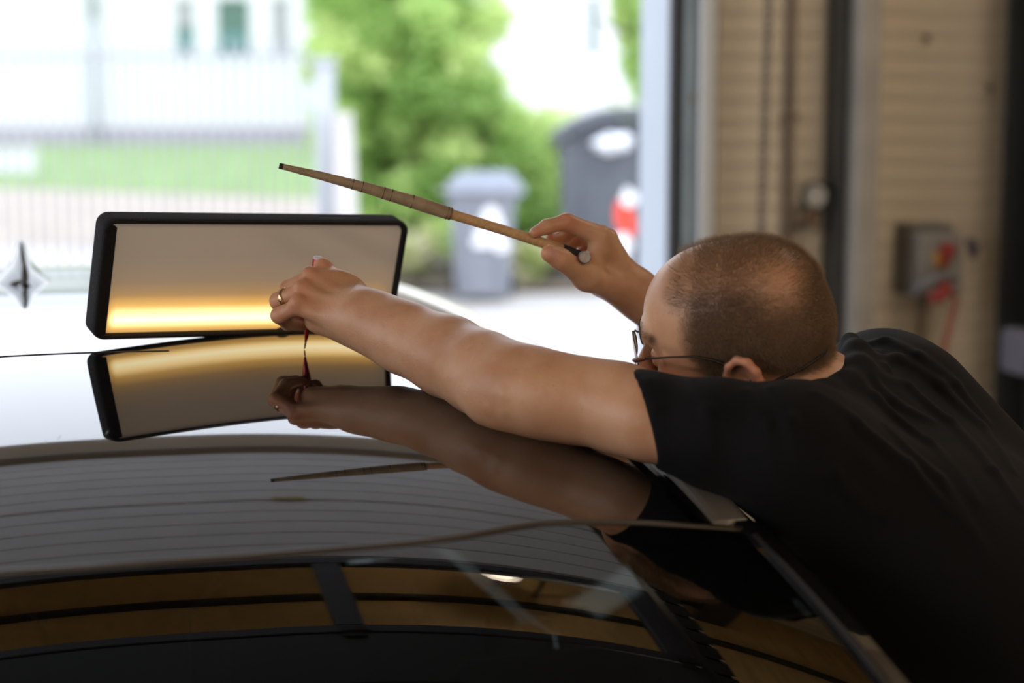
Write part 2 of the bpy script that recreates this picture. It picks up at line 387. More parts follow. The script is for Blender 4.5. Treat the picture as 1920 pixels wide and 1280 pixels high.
# thin pipe with clamp and gauge
x_p = atg(1486, 200, 5.45)[0]
t = empty('wall_pipe', (x_p, 5.46, 0), 'thin brown vertical pipe on the cream boards beside the gauge', 'pipe')
MB().tube([(x_p+.012, 5.462, 4.28), (x_p, 5.462, 2.0), (x_p-.006, 5.462, .4)], .0135, 12).build('tube', M['pipe'], t)
for z in (1.665, 2.9, .8): MB().box((x_p-.022, 5.445, z-.012), (x_p+.022, WY-.012, z+.012), bev=.004).build('clamp', M['pipe'], t)
g = atg(1530, 367, 5.40)
t = empty('pressure_gauge', g, 'round metal pressure gauge with pale face on the wall beside the pipe', 'gauge')
MB().lathe([(0, 0), (.038, 0), (.042, .006), (.042, .03), (.036, .036), (.034, .030)], (g[0], g[1]+.03, g[2]), (0, -1, 0), 32).build('case', M['steel_dark'], t)
MB().lathe([(0, .030), (.034, .030)], (g[0], g[1]+.03, g[2]), (0, -1, 0), 32).build('face', M['gauge_face'], t)
MB().tube([(g[0], g[1]+.02, g[2]-.035), (g[0]-.005, g[1]+.04, g[2]-.08), (g[0]-.03, 5.47, g[2]-.10)], .011, 10).build('elbow_pipe', M['pipe'], t)
MB().lathe([(.017, -.012), (.017, .012), (0, .012)], (g[0], g[1]+.02, g[2]-.065), (0, 0, 1), 6).build('nut', mat('rusty_brass', (.19, .09, .045), .5, metal=.5), t)
MB().box((g[0]+.03, g[1]+.02, g[2]-.05), (g[0]+.085, WY-.012, g[2]+.03), bev=.006).build('bracket', M['steel_dark'], t)
# chain
c0 = atg(1442, -20, 5.30); c1 = atg(1424, 520, 5.30)
t = empty('hoist_chain', (c0[0], 5.3, 3.9), 'galvanised hoist chain hanging beside the garage door rail', 'chain')
def linkmesh():
    pts = []
    for k in range(14):
        a = 2*PI*k/14; x = .0095*math.cos(a); z = .0075*math.sin(a)+(.0075 if math.sin(a) > 0 else -.0075); pts.append((x, 0, z))
    return MB().tube(pts, .0038, 6, closed=True)
lm = None
L = 118
for i in range(L):
    z = 3.85-i*.024; xx = c0[0]+(c1[0]-c0[0])*max(0, (c0[2]-z))/(c0[2]-c1[2])
    if lm is None: o = linkmesh().build('chain_link', M['chain'], t); lm = o.data; o.matrix_parent_inverse = Matrix()
    else: o = bpy.data.objects.new('chain_link', lm); C.objects.link(o); o.parent = t
    o.location = (xx-c0[0], 0, z-3.9); o.rotation_euler = (0, 0, (PI/2)*(i % 2)+.4)
MB().box((c0[0]-.03, 5.27, 3.88), (c0[0]+.03, 5.49, 3.95), bev=.004).build('bracket', M['steel_dark'], t)

# socket box
bx = atg(1757, 495, 5.30)
t = empty('socket_box', (bx[0], WY-.012, bx[2]), 'grey wall socket box with red rotary switch and red plug', 'socket')
x0, x1 = atg(1722, 495, 5.30)[0], atg(1808, 495, 5.30)[0]; xs = atg(1700, 495, 5.40)[0]
z1, z0 = atg(1757, 424, 5.30)[2], atg(1757, 560, 5.30)[2]
MB().box((xs, 5.37, z0), (x1, WY-.012, z1), bev=.006).build('housing', M['box_grey'], t)
MB().box((x0, 5.30, z0+.012), (x1-.004, 5.37, z1-.02), bev=.008).build('front_cover', M['box_front'], t)
s = atg(1778, 474, 5.28)
MB().lathe([(0, 0), (.027, 0), (.027, .006), (0, .006)], (s[0]-.012, 5.30, s[2]-.02), (0, -1, 0), 24).build('switch_plate', M['yellow'], t)
sw = MB().lathe([(0, 0), (.025, 0), (.023, .02), (0, .022)], (s[0], 5.295, s[2]+.006), (0, -1, 0), 24).build('rotary_switch', M['red_plastic'], t)
MB().box((-.007, -.014, -.03), (.007, 0, .03), Matrix.Translation((s[0]-.008, 5.275, s[2]-.012)) @ Matrix.Rotation(.75, 4, 'Y'), bev=.003).build('switch_grip', M['red_plastic'], sw)
q = atg(1765, 522, 5.25)
MB().tube([(q[0]-.075, 5.29, q[2]-.045), (q[0]-.045, 5.26, q[2]-.012), (q[0]-.01, 5.25, q[2]+.003), (q[0]+.055, 5.26, q[2]-.004)], [.016, .015, .013, .010], 12).build('socket_lid', M['box_mid'], t)
pl = atg(1768, 545, 5.24)
MB().tube([(pl[0]+.012, 5.27, pl[2]+.02), (pl[0]+.010, 5.24, pl[2]), (pl[0]-.014, 5.235, pl[2]-.016), (pl[0]-.042, 5.25, pl[2]-.022)], [.020, .022, .021, .014], 14).build('red_plug', M['red_plastic'], t)
v = atg(1738, 570, 5.44)
tag(MB().tube([(v[0], 5.46, v[2]+.03), (v[0], 5.46, .1)], .013, 10).build('conduit', M['conduit']), 'cream plastic conduit running down from the grey socket box', 'conduit')
a = atg(1812, 452, 5.35)
t = empty('red_cable', (a[0], 5.35, a[2]), 'red cable with blue plug hanging beside the grey socket box', 'cable')
MB().tube([(a[0]-.003, 5.33, a[2]+.012), (a[0]+.008, 5.32, a[2]-.02), (a[0]+.006, 5.32, a[2]-.05)], [.010, .016, .008], 10).build('blue_plug', M['blue_plastic'], t)
cp_ = [at(x, y, 5.33) for x, y in ((1813, 480), (1822, 510), (1822, 545), (1812, 600), (1798, 650), (1786, 690), (1770, 760), (1760, 900))]
MB().tube([(p[0], 5.33, p[2]) for p in cp_], .0095, 8).build('cable', M['red_cable'], t)
q = atg(1914, 660, 5.0)
t = empty('switch_handle', (q[0], 5.0, q[2]), 'small pale grey lever housing on the black steel column', 'switch')
MB().box((q[0], 4.98, atg(0, 790, 5.0)[2]), (q[0]+.07, 5.12, atg(0, 695, 5.0)[2]), bev=.01).build('housing', mat('lilac_grey_plastic', (.12, .12, .15), .5), t)
MB().box((q[0]+.01, 4.95, atg(0, 770, 5.0)[2]), (q[0]+.03, 4.98, atg(0, 730, 5.0)[2]), bev=.005).build('lever', M['steel_dark'], t)
for (zz, xx) in ((atg(0, 165, 5.4)[2], atg(1863, 165, 5.45)[0]), (atg(0, 55, 5.4)[2], atg(1745, 55, 5.45)[0])):
    tag(MB().lathe([(.006, 0), (.006, .02), (.009, .02), (.009, .024), (0, .025)], (xx, WY-.012, zz), (0, -1, 0), 8).build('screw', M['steel_dark']),
        'dark screw left in the cream boards ' + ('near the black column' if xx > 1.3 else 'high above the socket box'), 'screw')

# lamps under the ceiling; those behind the camera are unseen, added as fill
for i, (x, y, z, e) in enumerate(FILL_LAMPS):
    t = empty('ceiling_fill_lamp', (x, y, z), ('long warm ceiling lamp hanging ' + ('near the rear wall as added fill' if y < -2 else 'over the bonnet as added fill') + (', window side' if x < 0 else ', boarded wall side')) if y < 0 else 'long warm ceiling lamp hanging above the man beside the right wall', 'lamp', 'added fill lamps behind the camera' if y < 0 else None)
    MB().box((x-.7, y-.16, z), (x+.7, y+.16, z+.06), bev=.01).build('housing', M['white'], t)
    MB().tube([(x-.62, y+.07, z-.02), (x+.62, y+.07, z-.02)], .016, 10).build('tube', M['lamp_on'], t)
    MB().tube([(x-.62, y-.07, z-.02), (x+.62, y-.07, z-.02)], .016, 10).build('tube', M['lamp_on'], t)
    for sx in (-.5, .5): MB().tube([(x+sx, y, z+.06), (x+sx, y, 4.3)], .004, 6).build('suspension_rod', M['steel_grey'], t)
bl_ = (.30, 4.90, 3.98)
t = empty('bulkhead_lamp', bl_, 'small round lit lamp hanging above the raised garage door', 'lamp')
MB().lathe([(0, .06), (.07, .06), (.09, .02), (.09, 0)], bl_, (0, 0, 1), 20).build('housing', M['white'], t)
MB().lathe([(.055, 0), (.048, -.025), (.03, -.045), (0, -.05)], bl_, (0, 0, 1), 20).build('bulb', mat('lit_bulb', (1, .9, .8), .5, emis=(1, .85, .66, 8)), t)
MB().tube([(bl_[0], bl_[1], bl_[2]+.06), (bl_[0], bl_[1], 4.3)], .008, 8).build('suspension_rod', M['steel_grey'], t)
for lx, ly, le in ((.30, 4.90, 7), (-2.2, 3.9, 9), (1.75, 3.9, 5)):  # first is the bulb's own light, the others added ceiling fill without fixtures
    ld = bpy.data.lights.new('bulb_and_fill_light', 'POINT'); ld.energy = le; ld.color = (1, .82, .6); ld.shadow_soft_size = .04
    lo = bpy.data.objects.new('bulb_and_fill_light', ld); C.objects.link(lo); lo.location = (lx, ly, 3.86)
# ceiling purlins
for i, y in enumerate((4.85, 3.25, 1.65, .05, -1.55, -3.15)):
    struct('trim_%d' % (3+i), M['steel_dark'], (-5.05, y-.022, 4.25), (2.85, y+.022, 4.30), bev=.004)

# ------------------------------------------------------------------ raised sectional door (seen mirrored in the roof and windscreen)
DZ = 3.20; XL, XR = -4.25, .50
t = empty('sectional_door', (-1.9, 4.0, DZ), 'white ribbed sectional garage door raised flat under the ceiling', 'garage door')
def ribbed(y0, y1, m):
    mb = MB(); n = max(2, int(round((y1-y0)/.123))); s = (y1-y0-.008)/n
    mb.box((XL, y0, DZ+.012), (XR, y1, DZ+.04))
    for k in range(n):
        a_ = y0+.004+k*s
        mb.box((XL, a_+.003, DZ-.0), (XR, a_+s-.003, DZ+.014), bev=.004)
    return mb.build('door_section', m, t)
ribbed(4.72, 5.46, M['door_white']); ribbed(4.09, 4.71, M['door_white'])
# window section
wy0, wy1 = 3.48, 4.08; fr = MB()
cols = [XR]
xw = [(-.61, .38), (-1.68, -.69), (-2.75, -1.76), (-3.82, -2.83)]
fr.box((XL, wy1-.05, DZ), (XR, wy1, DZ+.04), bev=.004); fr.box((XL, wy0, DZ), (XR, wy0+.05, DZ+.04), bev=.004)
edges = [XL]+[q for w in sorted(xw) for q in w]+[XR]
for k in range(0, len(edges), 2): fr.box((edges[k], wy0+.05, DZ), (edges[k+1], wy1-.05, DZ+.04), bev=.004)
wsec = fr.build('window_section', M['door_frame'], t)
for a_, b_ in xw: MB().box((a_-.005, wy0+.045, DZ+.016), (b_+.005, wy1-.045, DZ+.020)).build('pane', M['ppane'], wsec)
ds = mat('grey_door_section', (.065, .07, .068), .5)
for a_, b_ in ((2.86, 3.47), (2.24, 2.85)):
    MB().box((XL, a_, DZ), (XR, b_, DZ+.04), bev=.004).box((XL, (a_+b_)/2-.004, DZ-.004), (XR, (a_+b_)/2+.004, DZ)).build('door_section', ds, t)
for yy in (3.475, 2.855):
    for xx in (-4.1, -2.79, -1.72, -.65, .44):
        hb = MB().box((xx-.03, yy-.035, DZ-.012), (xx+.03, yy+.035, DZ-.002), bev=.003).tube([(xx-.04, yy, DZ-.014), (xx+.04, yy, DZ-.014)], .007, 8)
        hb.build('hinge', M['steel_dark'], t)
MB().box((-.72, 4.70, DZ-.02), (-.61, 4.73, DZ-.002), bev=.004).build('handle', mat('brass_handle', (.55, .45, .2), .4, metal=.3), t)
for xx, w in ((.555, 1), (-4.31, 1)):
    tr = MB().box((xx-.03, 1.9, DZ-.03), (xx-.022, 5.25, DZ+.05)).box((xx+.022, 1.9, DZ-.03), (xx+.03, 5.25, DZ+.05)).box((xx-.03, 1.9, DZ+.042), (xx+.03, 5.25, DZ+.05))
    for k in range(30): tr.box((xx-.045, 2.0+k*.11, DZ-.036), (xx+.045, 2.09+k*.11, DZ-.030))
    tr.build('track', M['steel_dark'], t)
    MB().tube([(xx, 5.0, DZ+.05), (xx, 5.0, 4.3)], .012, 8).build('track_hanger', M['steel_dark'], t)
    MB().tube([(xx, 2.6, DZ+.05), (xx, 2.6, 4.3)], .012, 8).build('track_hanger', M['steel_dark'], t)
t = empty('strut_beam', (.78, 3.5, 3.55), 'black steel brace beam running beside the raised garage door', 'beam')
MB().box((.74, 1.5, 3.52), (.80, 5.48, 3.62), bev=.005).build('beam', M['steel_dark'], t)
MB().tube([(.77, 5.3, 3.62), (.77, 5.3, 4.3)], .02, 8).build('hanger', M['steel_dark'], t)
MB().tube([(.77, 1.7, 3.62), (.77, 1.7, 4.3)], .02, 8).build('hanger', M['steel_dark'], t)

# turn the whole garage, its fittings and its lamps about the foot of the jamb
bpy.context.view_layer.update()
RG = Matrix.Translation((GPIV[0], GPIV[1], 0)) @ Matrix.Rotation(GR, 4, 'Z') @ Matrix.Translation((-GPIV[0], -GPIV[1], 0))
for o in list(scene.objects):
    if o.parent is None and o.name not in ('camera', 'sun'): o.matrix_world = RG @ o.matrix_world
bpy.context.view_layer.update()
# ------------------------------------------------------------------ outdoors
def gnd(px, py):
    a = (px-960)/FPX; b = (640-py)/FPX
    d = np.array([a, CP+b*SP, -SP+b*CP]); return np.array([0, 0, CAMH]) + d*(-CAMH/d[2])
def flat(name, m, pts, z, kind='structure'):
    return tag(MB().add([(p[0], p[1], z) for p in pts]+[(p[0], p[1], z-.1) for p in pts],
        [list(range(len(pts)))]+[[len(pts)+k for k in range(len(pts))][::-1]]+[[k, (k+1) % len(pts), len(pts)+(k+1) % len(pts), len(pts)+k] for k in range(len(pts))]).build(name, m), kind=kind)
flat('ground', M['pave'], [(-60, 2.2), (60, 2.2), (60, 120), (-60, 120)], -.012)
flat('ground_gravel', M['sand'], [(-45, 21), (-2.2, 21), (-3.2, 38), (-45, 41)], .0)
flat('lawn', M['grass'], [(-45, 36.5), (-13.5, 37.5), (-9.0, 33.0), (-3.0, 30.0), (-3.0, 58.4), (-45, 58.4)], .02)
flat('lawn_strip', M['grass'], [(-12.5, 24.4), (-8.3, 24.4), (-8.4, 25.6), (-12.5, 25.6)], .02)

# house 1 (left, far behind the fence)
HY = 59.0
def hx(px, Y): return (px-960)/FPX*Y
def hz(py, Y): return at(960, py, Y)[2]
h1 = empty('house', (-17, HY, 0), 'white rendered house with three tall narrow windows far behind the bar fence', 'house')
xL, xR = -36.0, hx(604, HY)
wins = [(335, 374), (412, 476), (514, 549)]
zs, zt = hz(112, HY), hz(112, HY)+1.9
wb_ = MB(); ed = [xL]+[hx(q, HY) for w in wins for q in w]+[xR]
for k in range(0, len(ed), 2): wb_.box((ed[k], HY, .55), (ed[k+1], HY+.35, 7.6))
for w in wins:
    a_, b_ = hx(w[0], HY), hx(w[1], HY); wb_.box((a_, HY, .55), (b_, HY+.35, zs)); wb_.box((a_, HY, zt), (b_, HY+.35, 7.6))
wb_.box((xL, HY+.35, 0), (xL+.3, HY+9, 7.6)); wb_.box((xR-.3, HY+.35, 0), (xR, HY+9, 7.6)); wb_.box((xL, HY+8.7, 0), (xR, HY+9, 7.6))
wb_.build('wall', M['house'], h1)
MB().box((xL, HY-.12, 0), (xR+.1, HY+.35, .55)).build('plinth', M['plinth'], h1)
rf = MB(); rf.add([(xL-.5, HY-.6, 7.5), (xR+.5, HY-.6, 7.5), (xR+.5, HY+9.6, 7.5), (xL-.5, HY+9.6, 7.5), (xL-.5, HY+4.5, 11), (xR+.5, HY+4.5, 11)], [[0, 1, 5, 4], [2, 3, 4, 5], [1, 2, 5], [3, 0, 4], [0, 3, 2, 1]])
rf.build('roof', mat('pale_roof_sheet', (.62, .63, .66), .8, noise=.05), h1)
for k, w in enumerate(wins):
    a_, b_ = hx(w[0], HY), hx(w[1], HY); f = MB(); e = .035
    f.box((a_, HY+.08, zs), (a_+e, HY+.16, zt)).box((b_-e, HY+.08, zs), (b_, HY+.16, zt)).box((a_, HY+.08, zs), (b_, HY+.16, zs+e)).box((a_, HY+.08, zt-e), (b_, HY+.16, zt)).box((a_-.06, HY-.06, zs-.07), (b_+.06, HY+.10, zs))
    fo = f.build('window', M['wframe'], h1)
    MB().box((a_+e, HY+.12, zs+e), (b_-e, HY+.14, zt-e)).build('pane', M['wglass'] if k != 2 else M['blind'], fo)
    if k < 2:
        zc = zs+(.88 if k == 0 else .85); n = 10; cv = MB()
        for j in range(n): cv.tube([(a_+e+(j+.5)*(b_-a_-2*e)/n, HY+.115, zs+e), (a_+e+(j+.5)*(b_-a_-2*e)/n, HY+.115, zc)], (b_-a_)/n*.45, 6)
        cv.build('curtain', M['curtain_teal'], fo)
    if k == 0: MB().box((a_+e, HY+.09, zs+1.0), (b_-e, HY+.118, zt-e)).build('blind', M['blind'], fo)
xd = hx(186, HY-.2)
tag(MB().tube([(xd, HY-.34, 7.4), (xd, HY-.34, .1)], .11, 10).tube([(xd, HY-.34, 7.2), (xd, HY-.34, 3.9)], .15, 10).build('drainpipe', mat('grey_drainpipe', (.42, .45, .52), .6)), 'grey vertical drainpipe on the white house wall left of its windows', 'drainpipe')
lw = empty('garden_wall', (-15, 38.5, 0), 'low white garden wall with dark coping at the far left behind the fence', 'wall')
MB().box((-24, 38.6, 0), (hx(66, 38.6), 39.0, .60)).build('wall_body', M['house'], lw)
MB().box((-24.1, 38.5, .60), (hx(60, 38.6)+.1, 39.1, .72), bev=.02).build('coping', M['plinth'], lw)
# house 2 (right)
HY2 = 45.0
h2 = empty('house', (1.5, HY2, 0), 'white house with one narrow window behind the hedge above the bins', 'house')
a_, b_ = hx(1099, HY2), hx(1122, HY2); z0_, z1_ = hz(110, HY2), hz(110, HY2)+1.5
MB().box((-2.2, HY2, 0), (a_, HY2+.3, 8)).box((b_, HY2, 0), (4.6, HY2+.3, 8)).box((a_, HY2, 0), (b_, HY2+.3, z0_)).box((a_, HY2, z1_), (b_, HY2+.3, 8)).box((-2.2, HY2+.3, 0), (-1.9, HY2+7, 8)).box((4.3, HY2+.3, 0), (4.6, HY2+7, 8)).build('wall', M['house'], h2)
f = MB().box((a_, HY2+.06, z0_), (a_+.04, HY2+.14, z1_)).box((b_-.04, HY2+.06, z0_), (b_, HY2+.14, z1_)).box((a_, HY2+.06, z1_-.04), (b_, HY2+.14, z1_)).box((a_, HY2-.05, z0_-.05), (b_, HY2+.14, z0_+.03)).build('window', M['wframe'], h2)
MB().box((a_+.03, HY2+.09, z0_+.03), (b_-.03, HY2+.11, z1_-.03)).build('pane', M['wglass'], f)
rf = MB(); rf.add([(-2.7, HY2-.6, 8), (5.1, HY2-.6, 8), (5.1, HY2+7.6, 8), (-2.7, HY2+7.6, 8), (-2.7, HY2+3.5, 10.5), (5.1, HY2+3.5, 10.5)], [[0, 1, 5, 4], [2, 3, 4, 5], [1, 2, 5], [3, 0, 4], [0, 3, 2, 1]])
rf.build('roof', bpy.data.materials['pale_roof_sheet'], h2)

# fence with bars, posts and gate pillar
FY = 16.0
fe = empty('bar_fence', (-4.5, FY, 0), 'pale galvanised fence of thin vertical bars across the yard', 'fence')
bmh = None
xb = hx(596, FY)-.05
for i in range(60):
    if bmh is None:
        o = MB().tube([(0, 0, .08), (0, 0, 2.15)], .0135, 6).build('bar', M['fence'], fe); bmh = o.data; o.matrix_parent_inverse = Matrix()
    else:
        o = bpy.data.objects.new('bar', bmh); C.objects.link(o); o.parent = fe
    o.location = (xb-.06-i*.104+4.5, 0, 0)
for z in (.16, 2.02): MB().box((xb-6.4, FY-.02, z-.02), (xb, FY+.02, z+.02)).build('rail', M['fence'], fe)
for k in range(1, 3): MB().box((xb-.10-k*2.6-.5*(k > 0)-.03, FY-.03, -.01), (xb-.10-k*2.6-.5*(k > 0)+.03, FY+.03, 2.2)).build('post', M['fence'], fe)
gp = empty('gate_pillar', (hx(618, 15.9), 15.9, 0), 'white gate pillar between the bar fence and the green hedge', 'pillar')
MB().box((hx(592, 15.8), 15.8, -.01), (hx(626, 15.8), 16.1, 1.95), bev=.01).build('shaft', M['pillar'], gp)
MB().box((hx(588, 15.8), 15.76, 1.95), (hx(630, 15.8), 16.14, 2.0), bev=.01).build('cap', M['pillar'], gp)
lw = empty('boundary_wall', (-1.35, 14.6, 0), 'low beige wall running from the gate pillar along the hedge', 'wall')
MB().add([(hx(626, 15.8), 15.8, 0), (hx(626, 15.8)+.16, 15.9, 0), (-1.02, 12.6, 0), (-1.16, 12.55, 0)]+[(hx(626, 15.8), 15.8, 1.55), (hx(626, 15.8)+.16, 15.9, 1.55), (-1.02, 12.6, .35), (-1.16, 12.55, .35)],
         [[0, 1, 2, 3], [4, 7, 6, 5], [0, 4, 5, 1], [1, 5, 6, 2], [2, 6, 7, 3], [3, 7, 4, 0]]).build('wall_body', mat('beige_wall', (.40, .37, .34), .8), lw)

def foliage(name, blobs, count, m, parent, size=(.035, .075), shade=None, dark=.0):
    """leaf quads spread over the skins of ellipsoid clumps; one object of uncountable leaves"""
    B = np.array([b[:6] for b in blobs], float); w = (B[:, 3]*B[:, 4]+B[:, 4]*B[:, 5]+B[:, 3]*B[:, 5]); w /= w.sum()
    idx = rng.choice(len(B), count, p=w)
    d = rng.normal(size=(count, 3)); d /= np.linalg.norm(d, axis=1)[:, None]
    r = .55+.5*rng.random(count)**.5
    bump = .12*np.sin(d[:, 0]*7+idx*1.7)*np.sin(d[:, 1]*6+idx)+.12*np.sin(d[:, 2]*8+idx*2.1)
    P = B[idx, :3]+d*B[idx, 3:6]*(r+bump)[:, None]
    P[:, 2] = np.maximum(P[:, 2], .03)
    n = d+.8*rng.normal(size=(count, 3)); n /= np.linalg.norm(n, axis=1)[:, None]
    t = np.cross(n, rng.normal(size=(count, 3))); t /= np.linalg.norm(t, axis=1)[:, None]; b = np.cross(n, t)
    s = (size[0]+(size[1]-size[0])*rng.random(count))[:, None]
    V = np.stack([P-t*s, P+b*s*.45+n*s*.12, P+t*s, P-b*s*.45+n*s*.12], 1).reshape(-1, 3)
    o = npmesh(name, V, np.arange(count*4).reshape(-1, 4), m, parent, kind='stuff', smooth=False)
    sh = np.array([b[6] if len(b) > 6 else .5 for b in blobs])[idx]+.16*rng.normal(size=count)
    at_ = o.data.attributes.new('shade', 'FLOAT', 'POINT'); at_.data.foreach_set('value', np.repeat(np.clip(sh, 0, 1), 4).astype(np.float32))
    return o
def pxblob(px, py, Y, rpx, rpy, ry, sh=.5):
    p = at(px, py, Y); return (p[0], p[1], p[2], rpx*Y/FPX, ry, rpy*Y/FPX, sh)
def trunk(base, top, r0, r1, parent, branches=6):
    mb = MB(); base = np.array(base, float); top = np.array(top, float)
    mb.tube([base+(top-base)*k/6+np.array([math.sin(k*2.1)*.04, math.cos(k*1.7)*.04, 0]) for k in range(7)], [r0+(r1-r0)*k/6 for k in range(7)], 10)
    for k in range(branches):
        s = base+(top-base)*(.3+.65*k/max(1, branches)); an = k*2.4
        e = s+np.array([math.cos(an)*.7, math.sin(an)*.5, .5]); mb.tube([s, (s+e)/2+np.array([0, 0, .06]), e], [r1*1.0, r1*.7, r1*.3], 6)
    return mb.build('trunk', M['bark'], parent)
tr = empty('hedge_tree', (hx(790, 17.7), 17.7, 0), 'tall bright green leafy tree filling the middle behind the wooden hammer', 'tree')
R_ = random.Random(3); bl = []
for k in range(64):
    py = R_.uniform(-160, 470); xmin = 592+max(0, (py-60))*.17; xmax = 955-35*math.exp(-((py-160)/90)**2)+(110 if py > 235 else 0)-(0 if py > 0 else 20)
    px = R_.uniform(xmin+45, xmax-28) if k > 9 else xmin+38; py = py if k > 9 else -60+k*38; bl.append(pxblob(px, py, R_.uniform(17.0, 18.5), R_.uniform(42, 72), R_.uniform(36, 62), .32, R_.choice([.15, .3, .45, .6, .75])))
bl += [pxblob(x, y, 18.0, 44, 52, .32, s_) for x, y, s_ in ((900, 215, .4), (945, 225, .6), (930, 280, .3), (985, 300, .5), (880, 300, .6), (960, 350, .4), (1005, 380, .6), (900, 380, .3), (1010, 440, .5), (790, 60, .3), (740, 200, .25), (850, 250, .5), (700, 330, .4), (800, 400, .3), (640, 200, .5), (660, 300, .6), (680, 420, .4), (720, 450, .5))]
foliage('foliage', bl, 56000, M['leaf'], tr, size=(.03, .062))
trunk((hx(790, 17.7), 17.7, -.02), (hx(790, 17.7), 17.7, 2.7), .11, .05, tr, 9)
hd = empty('hedge', (hx(1080, 17.6), 17.8, 0), 'low yellow-green hedge behind the dark bin below the white house', 'hedge')
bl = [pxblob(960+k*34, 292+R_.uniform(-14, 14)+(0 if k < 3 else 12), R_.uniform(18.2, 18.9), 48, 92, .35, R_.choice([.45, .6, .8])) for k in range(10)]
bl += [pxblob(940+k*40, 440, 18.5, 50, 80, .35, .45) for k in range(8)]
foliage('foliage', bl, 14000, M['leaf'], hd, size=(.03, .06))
trunk((hx(1060, 18.5), 18.5, -.02), (hx(1060, 18.5), 18.5, 1.0), .05, .02, hd, 4)
t2 = empty('tree', (hx(1215, 24), 24, 0), 'bright green tree beside the door frame at the right of the white house', 'tree')
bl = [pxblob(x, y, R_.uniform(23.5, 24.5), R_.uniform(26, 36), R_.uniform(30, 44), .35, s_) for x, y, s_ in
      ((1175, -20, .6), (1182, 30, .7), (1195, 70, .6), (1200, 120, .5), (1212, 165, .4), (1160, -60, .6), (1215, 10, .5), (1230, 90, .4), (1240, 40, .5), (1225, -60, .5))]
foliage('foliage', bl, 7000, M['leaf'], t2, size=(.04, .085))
trunk((hx(1220, 24), 24, -.02), (hx(1215, 24), 24, 2.6), .10, .05, t2, 5)
for k, (px, py, rp, rq, lab) in enumerate(((772, 478, 46, 52, 'pale flowering shrub under the hedge left of the small grey bin'), (1000, 488, 50, 44, 'pale yellow shrub under the hedge between the two bins'))):
    p = at(px, py, 16.5)
    sh_ = empty('pale_shrub', (p[0], p[1], 0), lab, 'shrub')
    bl = [pxblob(px+R_.uniform(-rp, rp)*.6, py+R_.uniform(-rq, rq)*.6, 16.5+R_.uniform(-.15, .15), rp*.5, rq*.5, .16, R_.choice([.2, .5, .9])) for _ in range(9)]
    foliage('foliage', bl, 2600, M['leaf_y'], sh_, size=(.02, .045))
    mb = MB()
    for j in range(7): mb.tube([(p[0]+.02*j-.06, p[1], -.01), (p[0]+(j-3)*.07, p[1]+.03*math.sin(j), p[2]+.02)], [.008, .004], 5)
    mb.build('stem', M['bark'], sh_)
tag(MB().box((hx(690, 16), 16.1, -.01), (hx(1240, 16), 19.5, .06), bev=.02).build('planting_bed', M['soil']), kind='structure')

# bins
def bin_body(x0, x1, yb, d, h, taper, m, t, name='body', ribs=True):
    mb = MB(); w = x1-x0; i = w*taper
    lo = [(x0+i, yb+i*.6, .05), (x1-i, yb+i*.6, .05), (x1-i, yb+d-i*.6, .05), (x0+i, yb+d-i*.6, .05)]
    hi = [(x0, yb, h), (x1, yb, h), (x1, yb+d, h), (x0, yb+d, h)]
    mb.add(lo+hi, [[3, 2, 1, 0], [4, 5, 6, 7], [0, 1, 5, 4], [1, 2, 6, 5], [2, 3, 7, 6], [3, 0, 4, 7]])
    mb.box((x0-.02, yb-.02, h-.07), (x1+.02, yb+d+.02, h-.0), bev=.012)
    if ribs:
        for k in (.22, .78): mb.box((x0+w*k-.012, yb+i*.3-.018, .12), (x0+w*k+.012, yb+.05, h-.1), bev=.006)
    return mb.build(name, m, t)
g1 = gnd(908, 566); Yb = g1[1]
t = empty('wheelie_bin', (g1[0], Yb+.3, 0), 'small grey wheeled bin with white stickers in front of the hedge', 'bin')
x0, x1 = hx(843, Yb), hx(966, Yb); hb = at(900, 368, Yb)[2]
bin_body(x0, x1, Yb, .60, hb, .09, M['bin_a'], t)
l0, l1 = hx(832, Yb), hx(985, Yb); zt = at(900, 322, Yb+.3)[2]
lid = MB().box((l0, Yb-.05, hb+.0), (l1, Yb+.68, hb+.075), bev=.03)
lid.add([(l0+.02, Yb-.03, hb+.07), (l1-.02, Yb-.03, hb+.07), (l1-.02, Yb+.66, hb+.07), (l0+.02, Yb+.66, hb+.07), (l0+.12, Yb+.1, zt), (l1-.12, Yb+.1, zt), (l1-.12, Yb+.56, zt), (l0+.12, Yb+.56, zt)],
        [[4, 5, 6, 7], [0, 1, 5, 4], [1, 2, 6, 5], [2, 3, 7, 6], [3, 0, 4, 7]])
lid.build('lid', M['bin_a'], t)
for xx in (x0+.02, x1-.02):
    MB().lathe([(0, -.03), (.09, -.03), (.1, -.015), (.1, .015), (.09, .03), (0, .03)], (xx, Yb+.55, .1), (1, 0, 0), 20).build('wheel', M['rubber'], t)
MB().tube([(x0+.05, Yb+.72, hb-.03), (x1-.05, Yb+.72, hb-.03)], .016, 8).tube([(x0+.05, Yb+.72, hb-.03), (x0+.05, Yb+.6, hb-.03)], .014, 8).tube([(x1-.05, Yb+.72, hb-.03), (x1-.05, Yb+.6, hb-.03)], .014, 8).build('handle', M['bin_a'], t)
yf = Yb-.004
def sticker(pts, px0, Y, m, parent, name='sticker'):
    P_ = [at(x, y, Y) for x, y in pts]; n = len(P_)
    return MB().add([(p[0], Y, p[2]) for p in P_]+[(p[0], Y+.03, p[2]) for p in P_], [list(range(n)), [n+k for k in range(n)][::-1]]+[[k, (k+1) % n, n+(k+1) % n, n+k] for k in range(n)]).build(name, m, parent)
